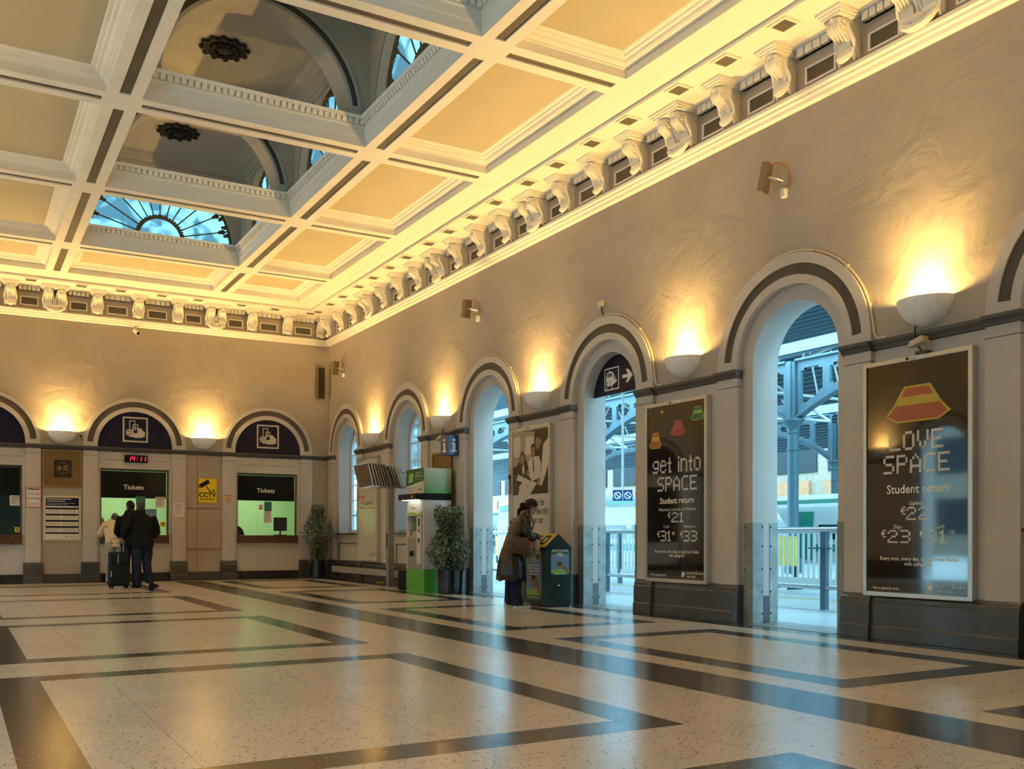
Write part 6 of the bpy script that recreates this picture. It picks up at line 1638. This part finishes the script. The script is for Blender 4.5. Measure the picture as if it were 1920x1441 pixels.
# picket fence behind
t = thing('picket_fence', 'white picket fence along the platform behind the steel railing', 'fence', T(5.0, -6, 0))
b = MB(); b.box(-.02, .02, -12, 10, 1.10, 1.15); b.box(-.02, .02, -12, 10, .26, .31); b.box(-.03, .03, -12, 10, .14, .26); b.build('rail', ['rail_white'], t, I4)
P0 = None
for i in range(99):
    y = -6.1+.125*i
    if P0 is None:
        b = MB(); b.box(-.012, .012, -.022, .022, .28, 1.12); P0 = b.build('picket', ['rail_white'], t, T(0, y, 0))
    else:
        c = P0.copy(); col.objects.link(c); c.parent = t; c.matrix_local = T(0, y, 0)
for y in (-11.5, -7.5, -3.5, .5, 4.5, 8.5): b = MB(); b.box(-.04, .04, y-.04, y+.04, -.02, 1.18); b.build('post', ['shed_paint'], t, I4)
for x, y, lb in ((6.6, -8.95, 'yellow barrier board behind the pickets seen through the tallest doorway'), (6.6, 2.8, 'yellow barrier board behind the pickets beside the woman')):
    t = thing('barrier_board', lb, 'barrier', T(x, y, 0))
    b = MB(); b.box(-.03, .03, -.35, .35, .45, 1.05); b.build('board', ['yellow'], t, I4); b = MB(); b.box(-.02, .02, -.33, -.28, -.02, .5); b.box(-.02, .02, .28, .33, -.02, .5); b.box(-.2, .2, -.33, -.28, -.02, .02); b.box(-.2, .2, .28, .33, -.02, .02); b.build('stand', ['shed_dark'], t, I4)
# trains
def train(x, y0, y1, label, nose=True):
    t = thing('train', label, 'train', T(x, (y0+y1)/2, 0)); L = (y1-y0)/2; W = 1.4
    prof = lambda s, h: [(-W*s, -.02), (-W*s, .9), (-W*s*1.02, 1.5), (-W*s*.97, 2.3*h), (-W*s*.8, 2.65*h), (-W*s*.4, 2.85*h), (W*s*.4, 2.85*h), (W*s*.8, 2.65*h), (W*s*.97, 2.3*h), (W*s*1.02, 1.5), (W*s, .9), (W*s, -.02)]
    b = MB(); st = [(-L, .86, .62), (-L+.25, .94, .72), (-L+1.1, .99, .97), (-L+1.5, 1, 1), (L, 1, 1)] if nose else [(-L, 1, 1), (L, 1, 1)]
    b.loft([[(px, y, pz) for px, pz in prof(s, h)] for y, s, h in st]); b.build('body', ['train_white'], t, I4)
    b = MB(); y = -L+2.4
    while y < L-2.5: b.box(-W*1.03, W*1.03, y, y+1.7, .95, 1.55); y += 2.1
    b.build('window_band', ['train_dark'], t, I4)
    b = MB()
    for s in (-1, 1): b.box(s*W*.86-.06, s*W*.86+.06, -L+1.5, L, 2.42, 2.60); b.box(s*W*1.02-.015, s*W*1.02+.015, -L+1.5, L, .45, .75)
    b.build('stripe', ['train_green'], t, I4)
    y = -L+4.4
    while y < L-3: b = MB(); b.box(-W*1.045, W*1.045, y, y+1.2, .1, 2.1); b.build('door', ['train_green'], t, I4); y += 8.4
    if nose:
        b = MB(); b.add([(-W*.62, -L+.20, 1.5), (W*.62, -L+.20, 1.5), (W*.72, -L+.98, 2.42), (-W*.72, -L+.98, 2.42)], [(0, 1, 2, 3)]); b.v = [(x_, y_-.10, z_) for x_, y_, z_ in b.v]; b.build('windscreen', ['train_dark'], t, I4)
train(18.0, 3.2, 21.0, 'white railcar with sloping dark windscreen standing in the shed'); train(24.2, -16, 46, 'long white and green train on the far track of the shed', False)
train(16.8, 27.0, 48.0, 'white railcar with dark windscreen farther up the platform beyond the woman')
# no smoking signs on a hanging pole
t = thing('no_smoking_sign', 'pair of blue no smoking boxes hanging on a pole over the platform', 'sign', T(9.0, -.2, 0))
b = MB(); b.tube([(0, 0, 2.45), (0, 0, 6.33)], .035, 8); b.build('pole', ['rail_white'], t, I4)
for q, dx in ((-.15, -.0), (.15, 0)):
    M2 = Matrix.Rotation(R_(-36), 4, 'Z') @ T(q, 0, 0); b = MB(); b.box(-.14, .14, -.05, .05, 2.10, 2.42); p = b.build('box', ['blue_sign'], t, M2)
    b = MB(); r = MB(); r.ring(0, 0, .075, .11, 0, 0, 0, 2*PI, 20); r.face([(-.075, .05), (-.05, .075), (.075, -.05), (.05, -.075)], 0); r.ring(0, 0, .0, .0, 0)
    b.add([(u, -.053, 2.255+v) for u, v, c in r.v], r.f, 0); b.build('symbol', ['white'], p, I4)
# far side of the shed
mb = MB(); mb.quad((44, -70, 0), (44, 80, 0), (44, 80, 8.4), (44, -70, 8.4)); 
for k in range(24): y = -40+5*k; mb.box(43.8, 44, y, y+3.6, 3.2, 5.0, 1); mb.box(43.9, 44, y+.4, y+3.2, .1, 2.4, 2); mb.box(43.9, 44, y-.6, y+3.4, 5.6, 8.4, 2)
mb.build('wall_shed_far', ['brick_buff', 'warm_board', 'shed_dark'], kind='structure')
# street side
mb = MB(); mb.quad((-13.0, -70, -.05), (-80, -70, -.05), (-80, 60, -.05), (-13.0, 60, -.05)); mb.build('ground_street', ['street'], kind='structure')
mb = MB(); mb.box(-41, -40, -60, 60, 0, 9)
for k in range(20):
    for z in (1.2, 4.6): mb.box(-40, -39.95, -50+5*k, -48+5*k, z, z+2, 1)
mb.build('wall_street_houses', ['brick_buff', 'shed_dark'], kind='structure')
